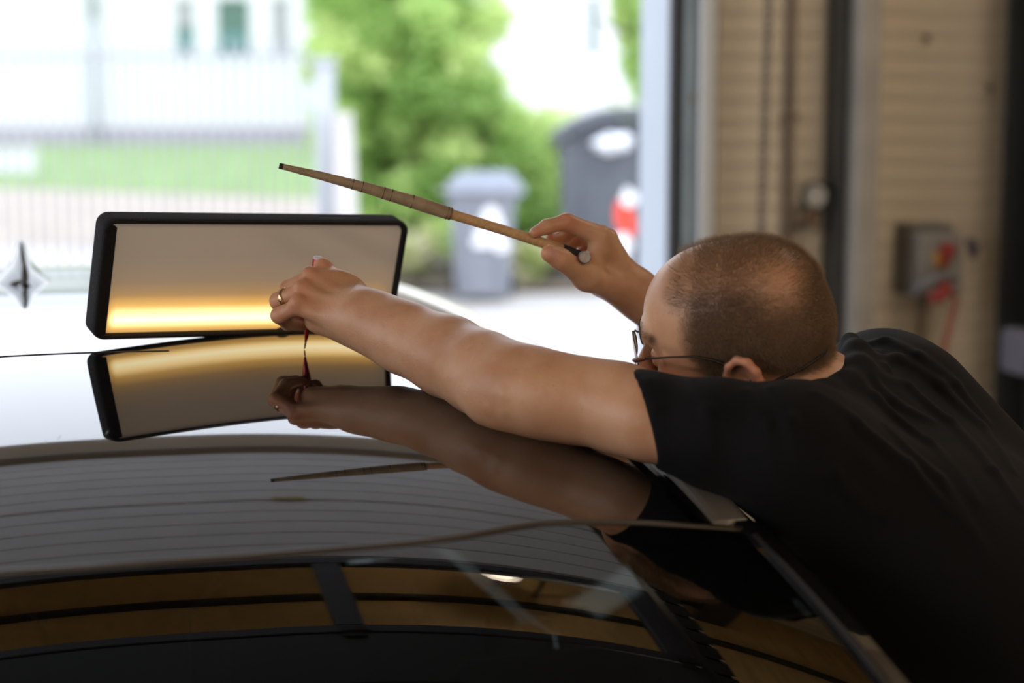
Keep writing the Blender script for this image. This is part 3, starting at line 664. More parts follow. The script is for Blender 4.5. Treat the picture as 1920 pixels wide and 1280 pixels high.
def rrect(x0, y0, x1, y1, r, n=6):
    o = []
    for cx, cy, a0 in ((x1-r, y1-r, 0), (x0+r, y1-r, 90), (x0+r, y0+r, 180), (x1-r, y0+r, 270)):
        for k in range(n+1): a = math.radians(a0+90*k/n); o.append((cx+r*math.cos(a), cy+r*math.sin(a)))
    return o
sticker([(905, 400), (912, 388), (925, 386), (934, 394), (944, 425), (946, 442), (936, 448), (905, 446), (893, 440), (890, 430), (899, 424)], 0, yf-.006, M['white'], t)
sticker(rrect(884, 443, 926, 464, 9), 0, yf-.005, M['white'], t)
sticker([(941+15*math.cos(k*PI/10), 459+15*math.sin(k*PI/10)) for k in range(20)], 0, yf-.007, M['white'], t)

g2 = gnd(1110, 535); Y2 = g2[1]
t = empty('waste_container', (g2[0], Y2+.4, 0), 'large dark grey waste bin with a domed lid beside the door frame', 'bin')
x0, x1 = hx(1050, Y2), hx(1236, Y2); hb = at(1100, 262, Y2)[2]
bin_body(x0, x1, Y2, .78, hb, .05, M['bin_b'], t)
pts = [(1034, 258), (1040, 246), (1080, 222), (1120, 208), (1170, 200), (1230, 204), (1254, 214)]
top = [at(x, y, Y2) for x, y in pts]; bot = [(p[0], p[1], max(p[2]-.10, hb-.01)) for p in top]
n = len(top); vs = [(p[0], Y2-.05, p[2]) for p in top]+[(p[0], Y2-.05, p[2]-.10) for p in top]+[(p[0], Y2+.85, p[2]) for p in top]+[(p[0], Y2+.85, p[2]-.10) for p in top]
fs = [[k, k+1, n+k+1, n+k] for k in range(n-1)]+[[2*n+k+1, 2*n+k, 3*n+k, 3*n+k+1] for k in range(n-1)]+[[k+1, k, 2*n+k, 2*n+k+1] for k in range(n-1)]+[[n+k, n+k+1, 3*n+k+1, 3*n+k] for k in range(n-1)]+[[0, n, 3*n, 2*n], [n-1, 3*n-1, 4*n-1, 2*n-1]]
MB().add(vs, fs).build('lid', M['bin_b'], t)
MB().box((x0+.08, Y2+.05, hb-.02), (x1-.04, Y2+.70, hb+.17), bev=.03).build('inner_liner', M['bin_b'], t)
for xx in (x0+.12, x1-.12):
    MB().lathe([(0, -.03), (.075, -.03), (.085, -.015), (.085, .015), (.075, .03), (0, .03)], (xx, Y2+.1, .085), (1, 0, 0), 20).build('wheel', M['rubber'], t)
MB().box((x0-.03, Y2+.2, hb-.12), (x0+.03, Y2+.5, hb-.06), bev=.01).build('side_grip', M['bin_b'], t)
# white rubbish bag bulging from under the lid, and the red and white things before the bin
p = at(1150, 268, Y2-.1)
mb = bmesh.new(); bmesh.ops.create_icosphere(mb, subdivisions=4, radius=1)
for v_ in mb.verts:
    c_ = v_.co; k_ = 1+.12*math.sin(c_.x*6+c_.z*3)+.10*math.sin(c_.y*8+c_.x*5)+.08*math.sin(c_.z*11)
    c_.x *= .165*k_; c_.y *= .12*k_; c_.z *= .085*k_
    c_.z += .10*c_.x
    c_ += Vector(p)
me = bpy.data.meshes.new('rubbish_bag'); mb.to_mesh(me); mb.free(); me.polygons.foreach_set('use_smooth', [True]*len(me.polygons))
bg_ = link('rubbish_bag', me, M['bag']); tag(bg_, 'white plastic rubbish bag bulging out under the lid of the dark bin', 'bag')
t = empty('parking_post', (hx(1180, 14.6), 14.6, 0), 'red and white reflective sign on a post before the dark bin', 'sign')
Ys = 14.6
MB().tube([(hx(1176, Ys), Ys+.03, -.01), (hx(1176, Ys), Ys+.03, at(0, 352, Ys)[2])], .018, 10).build('post', M['white'], t)
sticker([(1158, 378), (1172, 372), (1186, 392), (1192, 432), (1186, 444), (1170, 436), (1156, 420), (1153, 396)], 0, Ys-.02, M['redsign'], t, 'red_plate')
sticker([(1180+15*math.cos(k*PI/10), 372+15*math.sin(k*PI/10)) for k in range(20)], 0, Ys-.03, M['white'], t, 'white_disc')
sticker([(1166+19*math.cos(k*PI/10), 458+19*math.sin(k*PI/10)) for k in range(20)], 0, Ys-.03, M['white'], t, 'white_disc')

# ------------------------------------------------------------------ the car
YAW = math.radians(18)
EU = np.array([-math.sin(YAW), math.cos(YAW)]); EV = np.array([math.cos(YAW), math.sin(YAW)])
CC = np.array([.235, 1.91])-.55*EV          # roof centre line, above the windscreen's right corner
KU = [-1.35, -.9, -.5, -.2, 0, .25, .5, 1.0, 1.6, 2.0, 2.4]; KS = [.56, .5, .36, .23, .17, .10, .06, 0, -.06, -.12, -.3]
UU = np.linspace(-1.4, 2.4, 900); SS = np.interp(UU, KU, KS); SS = np.convolve(np.pad(SS, 30, 'edge'), np.ones(61)/61, 'valid')
SS = np.convolve(np.pad(SS, 15, 'edge'), np.ones(31)/31, 'valid')
ZZ = np.concatenate([[0], np.cumsum((SS[1:]+SS[:-1])/2*np.diff(UU))]); ZZ += 1.455-np.interp(1.0, UU, ZZ)
def zuv(u, v): return np.interp(u, UU, ZZ)-.05*np.abs(np.asarray(v)/.55)**2.4
def uv(x, y): d = np.array([x, y])-CC; return float(d @ EU), float(d @ EV)
def cpt(u, v, dz=0.0, z=None):
    p = CC+EU*u+EV*v; return np.array([p[0], p[1], (float(zuv(u, v)) if z is None else z)+dz])
def roofhit(px, py):
    a = (px-960)/FPX; b = (640-py)/FPX; d = np.array([a, CP+b*SP, -SP+b*CP]); d /= np.linalg.norm(d)
    t_ = np.arange(.9, 5, .0015); P_ = np.array([0, 0, CAMH])+d*t_[:, None]
    D = P_[:, :2]-CC; z = zuv(D @ EU, D @ EV); k = np.argmax(z > P_[:, 2]); return P_[k]
RW = .448     # half width of the painted roof skin
WF = .50      # half width of the flat roof skin
car = empty('car', (CC[0]+EU[0]*.6, CC[1]+EU[1]*.6, 0), 'glossy black estate car with silver roof rails that the man leans on', 'car')
def sheet(name, us, vs, m, parent, dz=0.0, thick=.006, zf=None):
    nu, nv = len(us), len(vs); U, V = np.meshgrid(us, vs, indexing='ij')
    Z = zuv(U, V)+dz if zf is None else zf(U, V)
    X = CC[0]+U*EU[0]+V*EV[0]; Y = CC[1]+U*EU[1]+V*EV[1]
    top = np.stack([X, Y, Z], -1).reshape(-1, 3); bot = top.copy(); bot[:, 2] -= thick
    I = np.arange(nu*nv).reshape(nu, nv)
    q = np.stack([I[:-1, :-1], I[:-1, 1:], I[1:, 1:], I[1:, :-1]], -1).reshape(-1, 4)
    qb = q[:, ::-1]+nu*nv
    ed = []
    for line in (I[0, :], I[:, -1], I[-1, ::-1], I[::-1, 0]):
        ed.append(np.stack([line[:-1], line[1:], line[1:]+nu*nv, line[:-1]+nu*nv], -1)[:, ::-1])
    N = 2*nu*nv
    o = npmesh(name, np.concatenate([top, bot, ]), np.concatenate([q[:, ::-1], qb[:, ::-1]]), m, parent)
    bm = bmesh.new(); bm.from_mesh(o.data); bm.verts.ensure_lookup_table()
    for e in ed:
        for f in e:
            try:
                nf = bm.faces.new([bm.verts[int(k)] for k in f]); nf.smooth = False
            except ValueError: pass
    bmesh.ops.recalc_face_normals(bm, faces=bm.faces)
    for e in bm.edges:
        if len(e.link_faces) == 2 and e.calc_face_angle(0) > .8: e.smooth = False
    bm.to_mesh(o.data); bm.free()
    return o
# front edge of the roof skin (the rubber seal), traced as a bowed line across the roof
seal_px = [(-60, 1077), (0, 1074), (120, 1068), (260, 1059), (440, 1046), (600, 1034), (720, 1024), (800, 1016), (860, 1009), (900, 1002), (940, 994), (980, 986), (1020, 981), (1060, 979), (1110, 979), (1180, 980), (1260, 984), (1330, 989), (1392, 993)]
seal = [uv(*roofhit(x, y)[:2]) for x, y in seal_px]; seal.sort(key=lambda q: q[1])
sv = np.array([q[1] for q in seal]); su = np.array([q[0] for q in seal])
print('seal', [(round(a, 3), round(b, 3)) for a, b in zip(su, sv)])
def front_u(v):
    v = np.asarray(v, float); a = np.interp(v, sv, su)
    lo = v < sv[0]+.02          # mirror the bow beyond the frame
    mir = np.interp(-v-.22, sv, su); return np.where(v < sv[0], mir, a)
def warped(name, a0, a1, m, dz=0.0, nu=240, nv=150, w=WF, thick=.006):
    """sheet between the seal line and u=a1 (or a0 .. seal)"""
    vs = np.linspace(-w, w, nv); fu = front_u(vs); ker = np.ones(5)/5; fu = np.convolve(np.pad(fu, 2, 'edge'), ker, 'valid')
    s = np.linspace(0, 1, nu)[:, None]
    lo = fu[None, :] if a0 is None else np.full((1, nv), a0); hi = fu[None, :] if a1 is None else np.full((1, nv), a1)
    U = lo+(hi-lo)*s; V = np.broadcast_to(vs[None, :], U.shape)
    X = CC[0]+U*EU[0]+V*EV[0]; Y = CC[1]+U*EU[1]+V*EV[1]; Z = zuv(U, V)+dz
    top = np.stack([X, Y, Z], -1).reshape(-1, 3); I = np.arange(nu*nv).reshape(nu, nv)
    q = np.stack([I[:-1, :-1], I[:-1, 1:], I[1:, 1:], I[1:, :-1]], -1).reshape(-1, 4)
    a_, b_, c_ = top[q[0, 0]], top[q[0, 1]], top[q[0, 2]]
    if np.cross(b_-a_, c_-a_)[2] < 0: q = q[:, ::-1]
    return npmesh(name, top, q, m, car)
REAR = 2.02
roof_o = warped('roof', None, REAR, M['paint'], nu=260, w=RW)
warped('windscreen', -1.32, None, M['carglass'], nu=120)
# headlining below the roof so light does not leak through
def under(U, V): return zuv(U, V)-.03
sheet('headlining', np.linspace(-.10, REAR, 20), np.linspace(-WF, WF, 14), M['interior'], car, zf=under, thick=.01)
vv = np.linspace(-.499, .499, 90)
fu = np.convolve(np.pad(front_u(vv), 2, 'edge'), np.ones(5)/5, 'valid')
MB().tube([cpt(a, b, -.001) for a, b in zip(fu, vv)], .0038, 10).build('windscreen_seal', M['seal'], car)
# transverse panel gap of the glass roof
gp_ = [roofhit(x, y) for x, y in ((0, 669), (60, 667), (120, 664), (188, 661))]
gu = np.mean([uv(p[0], p[1])[0] for p in gp_]); gs = [uv(p[0], p[1]) for p in gp_]; print('gap', gs)
sl = (gs[-1][0]-gs[0][0])/(gs[-1][1]-gs[0][1])
MB().tube([cpt(gs[0][0]+sl*(v_-gs[0][1]), v_, -.0022) for v_ in np.linspace(-.49, gs[-1][1]+.08, 40)], .0032, 8).build('roof_joint', M['rubber'], car)
# right and left cant rails: ditch moulding, roof rail, side frame
for sgn in (1, -1):
    us = np.linspace(-.10, REAR, 60)
    def strip(prof, name, m, u0=-.10, u1=REAR, n=60, smooth=True):
        vs_ = []; us_ = np.linspace(u0, u1, n); k = len(prof)
        for u_ in us_:
            for dv, dz_ in prof: p = CC+EU*u_+EV*sgn*(WF+dv); vs_.append((p[0], p[1], float(zuv(u_, WF))+dz_))
        fs_ = [[i*k+j, i*k+(j+1) % k, (i+1)*k+(j+1) % k, (i+1)*k+j] for i in range(n-1) for j in range(k)]
        fs_ += [list(range(k))[::-1], [(n-1)*k+j for j in range(k)]]
        mb = MB(); mb.add(vs_, fs_, smooth); o = mb.build(name, m, car); return o
    strip([(-.0535, -.0), (-.048, -.003), (-.046, -.009), (-.034, -.009), (-.032, .001), (-.027, .002), (-.024, -.02), (-.0535, -.02)], 'ditch_moulding', M['black_gloss'], smooth=False)
    strip([(-.026, .001), (.000, -.003), (.016, -.014), (.028, -.040), (.020, -.045), (-.028, -.03)], 'side_frame', M['paint'], u0=-.13)
    # roof rail: raised satin bar tapering down to the roof at its front end
    vs_ = []; n = 70; ur = np.linspace(-.105, 1.75, n); prof = [(-.019, 0), (-.017, .8), (-.011, 1), (.014, .95), (.018, .85), (.020, .4), (.020, -.2)]
    for i, u_ in enumerate(ur):
        h = .017*min(1, (u_+.14)/.35)**.6 if u_ < 1.45 else .017*max(.12, (1.75-u_)/.3)**.6
        for dv, q_ in prof: p = CC+EU*u_+EV*sgn*(WF+.001+dv-.006*max(0, (.15-u_)/.23)**2); vs_.append((p[0], p[1], float(zuv(u_, WF))-.004+h*q_+(.004 if q_ > .7 else 0)))
    k = len(prof)
    MB().add(vs_, [[i*k+j, i*k+(j+1) % k, (i+1)*k+(j+1) % k, (i+1)*k+j] for i in range(n-1) for j in range(k)]+[list(range(k))[::-1], [(n-1)*k+j for j in range(k)]]).build('roof_rail', M['satin'], car)
    # A pillar beside the windscreen
    vs_ = []; n = 40; up_ = np.linspace(-1.30, -.10, n); prof = [(-.012, -.004), (.0, .003), (.010, .003), (.030, -.004), (.050, -.02), (.062, -.05), (.03, -.06), (-.005, -.03)]
    for u_ in up_:
        for dv, dz_ in prof: p = CC+EU*u_+EV*sgn*(WF+dv+.05*max(0, -u_-.1)**1.3*0); vs_.append((p[0], p[1], float(zuv(u_, WF))+dz_))
    k = len(prof)
    MB().add(vs_, [[i*k+j, i*k+(j+1) % k, (i+1)*k+(j+1) % k, (i+1)*k+j] for i in range(n-1) for j in range(k)]+[list(range(k))[::-1], [(n-1)*k+j for j in range(k)]]).build('a_pillar', M['paint'], car)
    MB().tube([cpt(u_, sgn*(WF+.004), .003) for u_ in np.linspace(-1.3, -.14, 40)], .0035, 8).build('pillar_trim', M['rubber'], car)
    # side glass and body side
    def ztop(u_): return float(zuv(np.clip(u_, -1.3, 9), WF))-.045
    def side(u0, u1, name, m, prof, n=30):
        vs_ = []; us_ = np.linspace(u0, u1, n); k = len(prof)
        for u_ in us_:
            for v_, z_ in prof:
                zt_ = ztop(u_); vz = zt_ if z_ is None else z_
                p = CC+EU*u_+EV*sgn*(v_ if z_ is not None else WF+.068); vs_.append((p[0], p[1], min(vz, zt_) if z_ is not None else vz))
        fs_ = [[i*k+j, i*k+j+1, (i+1)*k+j+1, (i+1)*k+j] for i in range(n-1) for j in range(k-1)]
        return MB().add(vs_, fs_, True).build(name, m, car)
    BW = .70
    side(-1.05, .02, 'side_window', M['carglass'], [(0, None), (BW-.02, .90)])
    side(.07, .95, 'side_window', M['carglass'], [(0, None), (BW-.02, .90)])
    side(1.0, 1.75, 'side_window', M['carglass'], [(0, None), (BW-.02, .90)])
    for a_, b_ in ((.02, .07), (.95, 1.0), (1.75, 2.1)): side(a_, b_, 'door_pillar', M['black_gloss'], [(0, None), (BW-.02, .90)], 6)
    lower = [(BW-.02, .90), (BW, .88), (BW+.02, .78), (BW+.03, .62), (BW+.02, .42), (BW-.01, .28), (BW-.05, .24)]
    side(-1.12, -.02, 'front_door', M['paint'], lower, 24); side(-.012, 1.0, 'rear_door', M['paint'], lower, 24)
    side(1.008, 2.35, 'rear_wing', M['paint'], lower, 24); side(-2.35, -1.128, 'front_wing', M['paint'], lower, 24)
    for u_ in (-.85, .2): MB().tube([np.append(CC+EU*(u_+q)+EV*sgn*(BW+w_), .80) for q, w_ in ((0, .015), (.02, .045), (.18, .045), (.20, .015))], .010, 8).build('door_handle', M['black_gloss'], car)
    for u_ in (-1.72, 1.55):
        c_ = np.append(CC+EU*u_+EV*sgn*(BW-.09), .33)
        wh = MB().lathe([(.20, -.10), (.30, -.11), (.325, -.08), (.33, 0), (.325, .08), (.30, .11), (.20, .10)], c_, (EV[0], EV[1], 0), 40).build('wheel', M['tyre'], car)
        sp = MB(); sp.lathe([(.20, -.09), (.215, .09), (.19, .10), (.18, -.09)], c_, (EV[0]*sgn, EV[1]*sgn, 0), 36); sp.lathe([(0, .04), (.05, .05), (.06, .02)], c_, (EV[0]*sgn, EV[1]*sgn, 0), 20)
        for k in range(5):
            an = 2*PI*k/5; dr = np.array([EU[0]*math.cos(an), EU[1]*math.cos(an), math.sin(an)]); ax = np.array([EV[0]*sgn, EV[1]*sgn, 0])
            sp.tube([c_+ax*.05+dr*.03, c_+ax*.07+dr*.2], [.028, .02], 8)
        sp.build('rim', M['alloy'], wh)
    mir = CC+EU*-.95+EV*sgn*(BW+.10)
    MB().box((-.10, -.06, -.055), (.10, .06, .055), Matrix.Translation((mir[0], mir[1], .97)) @ Matrix.Rotation(YAW, 4, 'Z'), bev=.03).tube([(mir[0]-EV[0]*sgn*.05, mir[1]-EV[1]*sgn*.05, .94), (mir[0]-EV[0]*sgn*.15, mir[1]-EV[1]*sgn*.15, .90)], .02, 8).build('wing_mirror', M['paint'], car)
# bonnet, front, tail, floor
def zb(U, V):
    z0 = float(zuv(-1.32, 0)); return .95+.0*U-.10*np.clip((-1.15-U)/1.1, 0, 1)**1.5-.05*(V/.7)**2-.03
sheet('bonnet', np.linspace(-2.25, -1.28, 40), np.linspace(-.68, .68, 40), M['paint'], car, zf=zb)
sheet('front_bumper', np.linspace(-2.40, -2.25, 12), np.linspace(-.68, .68, 30), M['paint'], car, zf=lambda U, V: .82-.50*np.clip((-2.25-U)/.15, 0, 1)**.7+.0*V-.05*(V/.7)**2)
def zt_(U, V): return zuv(2.02, V)-.004-(U-2.02)*1.55
sheet('tailgate_glass', np.linspace(2.025, 2.33, 20), np.linspace(-.52, .52, 20), M['carglass'], car, zf=zt_)
sheet('tailgate', np.linspace(2.335, 2.44, 12), np.linspace(-.68, .68, 20), M['paint'], car, zf=lambda U, V: .93-(U-2.335)*6+0*V)
sheet('underbody', np.linspace(-2.3, 2.35, 8), np.linspace(-.66, .66, 8), M['interior'], car, zf=lambda U, V: .26+0*U)
sheet('dashboard', np.linspace(-1.35, -.95, 12), np.linspace(-.6, .6, 12), M['interior'], car, zf=lambda U, V: .86+.05*np.sin((U+1.35)*6)+0*V, thick=.2)
for (u_, v_) in ((-.30, .32), (-.30, -.32), (.65, .32), (.65, -.32)):
    MM = Matrix.Translation((*(CC+EU*u_+EV*v_), 0)) @ Matrix.Rotation(YAW, 4, 'Z')
    s_ = MB().box((-.24, -.26, .36), (.24, .24, .52), MM, bev=.04); s_.box((-.22, .16, .48), (.22, .30, 1.05), MM, bev=.05)
    s_ = s_.build('car_seat', M['seat'], car)
    MB().box((-.12, .20, 1.06), (.12, .28, 1.20), MM, bev=.035).build('headrest', M['seat'], s_)
sw_ = cpt(-.80, .32, z=.93)
MB().tube([sw_+np.array([EV[0]*math.cos(a)*.18+EU[0]*math.sin(a)*.06, EV[1]*math.cos(a)*.18+EU[1]*math.sin(a)*.06, math.sin(a)*.17]) for a in np.linspace(0, 2*PI, 28, endpoint=False)], .014, 8, closed=True).build('steering_wheel', M['seat'], car)
# shark fin aerial
a0 = cpt(uv(*roofhit(44, 530)[:2])[0], uv(*roofhit(44, 530)[:2])[1]); print('antenna', a0, uv(a0[0], a0[1]))
fin = MB(); prof = []
nf = 12
fr_ = a0-np.append(EU, 0)*.06+np.append(EV, 0)*0
for i in range(nf+1):
    s_ = i/nf; h = .068*math.sin(min(1, s_*1.08)*PI/2)**1.15 if s_ < .92 else .068*(1-(s_-.92)*2.2); w = .043*(math.sin(max(.06, s_)*PI*.62)+.12)*(1 if s_ < .95 else .6)
    c_ = a0+np.append(EU, 0)*(-.075+.135*s_)
    c_[2] = float(zuv(*uv(c_[0], c_[1])))
    for dv, dz_ in ((-1, -.004), (-.72, .12), (-.30, .48), (-.10, .90), (0, 1), (.10, .90), (.30, .48), (.72, .12), (1, -.004)):
        fin_p = c_+np.append(EV, 0)*w*dv; fin_p = fin_p+np.array([0, 0, (dz_*h if dz_ > 0 else dz_)]); prof.append(fin_p)
k = 9
fin.add(prof, [[i*k+j, i*k+j+1, (i+1)*k+j+1, (i+1)*k+j] for i in range(nf) for j in range(k-1)]+[list(range(k))[::-1], [nf*k+j for j in range(k)]], True)
fin.build('aerial', M['paint'], car)

# ------------------------------------------------------------------ inspection light board
BL, TL, TR, BR = [np.array(q) for q in ((-.511, 2.235, 1.452), (-.485, 2.204, 1.600), (-.137, 2.418, 1.583), (-.164, 2.448, 1.434))]
ex = BR-BL; Wp = np.linalg.norm(ex); ex /= Wp; ez = TL-BL; Hp = np.linalg.norm(ez); ez = ez-ex*ez.dot(ex); ez /= np.linalg.norm(ez); ey = np.cross(ez, ex)   # ey points away from the camera
LP = Matrix(((ex[0], ey[0], ez[0], BL[0]), (ex[1], ey[1], ez[1], BL[1]), (ex[2], ey[2], ez[2], BL[2]), (0, 0, 0, 1)))
def lp(x, y, z): return BL+ex*x+ey*y+ez*z
t = empty('light_board', (BL+BR)/2, 'black-edged inspection light board with glowing amber strip standing on the car roof', 'light')
def loop(off, y, n=6):
    r = .014-off*.6; r = max(.003, r); o = []
    for cx, cz, a0_ in ((Wp-off-r, off+r, -90), (Wp-off-r, Hp-off-r, 0), (off+r, Hp-off-r, 90), (off+r, off+r, 180)):
        for k in range(n+1): a = math.radians(a0_+90*k/n); o.append(lp(cx+r*math.cos(a), y, cz+r*math.sin(a)))
    return o
# foam edging: fat rounded rim, wider at its left end
def rim(offs): 
    L_ = [loop(o_, y_) for o_, y_ in offs]; n = len(L_[0]); vs_ = [p for l in L_ for p in l]
    fs_ = [[i*n+j, i*n+(j+1) % n, (i+1)*n+(j+1) % n, (i+1)*n+j] for i in range(len(L_)-1) for j in range(n)]
    return vs_, fs_, n
vs_, fs_, n = rim([(.0065, -.003), (.0058, -.010), (.004, -.0135), (.001, -.012), (0, -.006), (0, .018), (.003, .024), (.010, .026)])
MB().add(vs_, fs_, True).build('foam_edge', M['foam'], t)
vs_, fs_, n = rim([(.010, .026), (.012, .026)]); b_ = len(vs_)
MB().add(vs_+[], fs_+[[n+k for k in range(n)]], False).build('rear_shell', M['foam'], t)
MB().add([lp(.004, -.0135, .006), lp(.016, -.012, .008), lp(.016, -.012, Hp-.010), lp(.004, -.0135, Hp-.008), lp(.004, -.004, .006), lp(.016, -.002, .008), lp(.016, -.002, Hp-.010), lp(.004, -.004, Hp-.008)],
         [[0, 1, 2, 3], [1, 5, 6, 2], [4, 7, 6, 5], [0, 3, 7, 4], [0, 4, 5, 1], [3, 2, 6, 7]]).build('side_hinge', M['foam'], t)
def diffuser():
    m = bpy.data.materials.new('diffuser_with_light_strip'); m.use_nodes = True; nt = m.node_tree; b = nt.nodes['Principled BSDF']
    b.inputs['Base Color'].default_value = (.60, .55, .48, 1); b.inputs['Roughness'].default_value = .35
    uvn = nt.nodes.new('ShaderNodeUVMap'); sp = nt.nodes.new('ShaderNodeSeparateXYZ'); nt.links.new(uvn.outputs[0], sp.inputs[0])
    def math_(op, a, b_=None, c_=None):
        n_ = nt.nodes.new('ShaderNodeMath'); n_.operation = op
        for i, q in enumerate((a, b_, c_)):
            if q is None: continue
            if hasattr(q, 'name'): nt.links.new(q, n_.inputs[i])
            else: n_.inputs[i].default_value = q
        return n_.outputs[0]
    # distance (in metres) from the LED bar inside the board: the diffuser glows around it
    dx = math_('SUBTRACT', math_('ABSOLUTE', math_('SUBTRACT', sp.outputs['X'], Wp/2)), Wp/2-.030)
    dx = math_('MAXIMUM', dx, 0.0)
    dz = math_('SUBTRACT', sp.outputs['Y'], .0225)
    up = math_('MAXIMUM', dz, 0.0); dn = math_('MINIMUM', dz, 0.0)
    dz2 = math_('ADD', math_('MULTIPLY', up, .62), dn)
    d = math_('SQRT', math_('ADD', math_('MULTIPLY', dx, dx), math_('MULTIPLY', dz2, dz2)))
    r = nt.nodes.new('ShaderNodeValToRGB'); e = r.color_ramp.elements
    sc_ = math_('MULTIPLY', d, 1/.050); nt.links.new(sc_, r.inputs[0])
    e[0].position = 0; e[0].color = (1, .86, .50, 1); e[1].position = 1; e[1].color = (.058, .047, .036, 1)  # last stop keeps a faint glow in place of daylight through the board
    for p_, c_ in ((.11, (.95, .66, .27)), (.23, (.45, .24, .045)), (.40, (.17, .090, .024)), (.62, (.085, .058, .034))): q = e.new(p_); q.color = (*c_, 1)
    nt.links.new(r.outputs[0], b.inputs['Emission Color']); b.inputs['Emission Strength'].default_value = 1.8
    return m
M['diffuser'] = diffuser()
x0, x1, zz0, zz1 = .012, Wp-.005, .005, Hp-.005
do = MB().add([lp(x0, -.004, zz0), lp(x1, -.004, zz0), lp(x1, -.004, zz1), lp(x0, -.004, zz1), lp(x0, .0, zz0), lp(x1, .0, zz0), lp(x1, .0, zz1), lp(x0, .0, zz1)],
              [[0, 1, 2, 3], [4, 7, 6, 5], [0, 4, 5, 1], [1, 5, 6, 2], [2, 6, 7, 3], [3, 7, 4, 0]]).build('diffuser', M['diffuser'], t)
ul = do.data.uv_layers.new(name='UVMap')
for l in do.data.loops:
    p = np.array(do.data.vertices[l.vertex_index].co)-BL; ul.data[l.index].uv = (float(p @ ex), float(p @ ez))
# suction foot between board and roof at its low middle
mfoot = (lp(Wp*.62, .012, 0)); zf_ = float(zuv(*uv(mfoot[0], mfoot[1])))
MB().lathe([(.022, 0), (.018, .006), (.006, .010), (.006, max(.012, mfoot[2]-zf_+.01))], (mfoot[0], mfoot[1], zf_), (0, 0, 1), 20).build('suction_foot', M['rubber'], t)
# ------------------------------------------------------------------ signed-distance modelling of the figure
class Prim:
    __slots__ = ('f', 'c', 'r', 'k', 'op')
    def __init__(s, f, c, r, k, op): s.f = f; s.c = np.asarray(c, float); s.r = r; s.k = k; s.op = op
def ell(c, r, R=None, k=.01, op='+'):
    c = np.asarray(c, float); r = np.asarray(r, float); R = np.eye(3) if R is None else np.asarray(R)
    def f(P):
        q = (P-c) @ R; k0 = np.sqrt(((q/r)**2).sum(1)); k1 = np.sqrt(((q/r**2)**2).sum(1))+1e-9
        return k0*(k0-1)/k1
    return Prim(f, c, float(r.max()), k, op)
def cone(a, b, ra, rb, k=.01, op='+'):
    a = np.asarray(a, float); b = np.asarray(b, float); ab = b-a; L2 = ab.dot(ab)+1e-12
    def f(P):
        t = np.clip(((P-a) @ ab)/L2, 0, 1); return np.linalg.norm(P-a-t[:, None]*ab, axis=1)-(ra+(rb-ra)*t)
    return Prim(f, (a+b)/2, float(np.sqrt(L2)/2+max(ra, rb)), k, op)
def chainp(pts, rs, k=.01, op='+'):
    return [cone(pts[i], pts[i+1], rs[i], rs[i+1], k, op) for i in range(len(pts)-1)]
def half(n, d, c, r, k=.002):
    """cut away the side where P.n > d, inside a ball (c, r)"""
    n = np.asarray(n, float); n /= np.linalg.norm(n)
    def f(P): return np.maximum(d-P @ n, np.linalg.norm(P-c, axis=1)-r)
    return Prim(f, c, r, k, '-')
def smin(a, b, k):
    h = np.clip(.5+.5*(b-a)/k, 0, 1); return b+(a-b)*h-k*h*(1-h)
def smax(a, b, k): return -smin(-a, -b, k)
def sdf(prims, P):
    d = np.full(len(P), 10.0)
    for p in prims:
        v = p.f(P)
        if p.op == '+': d = smin(d, v, p.k)
        else: d = smax(d, -v, p.k)
    return d
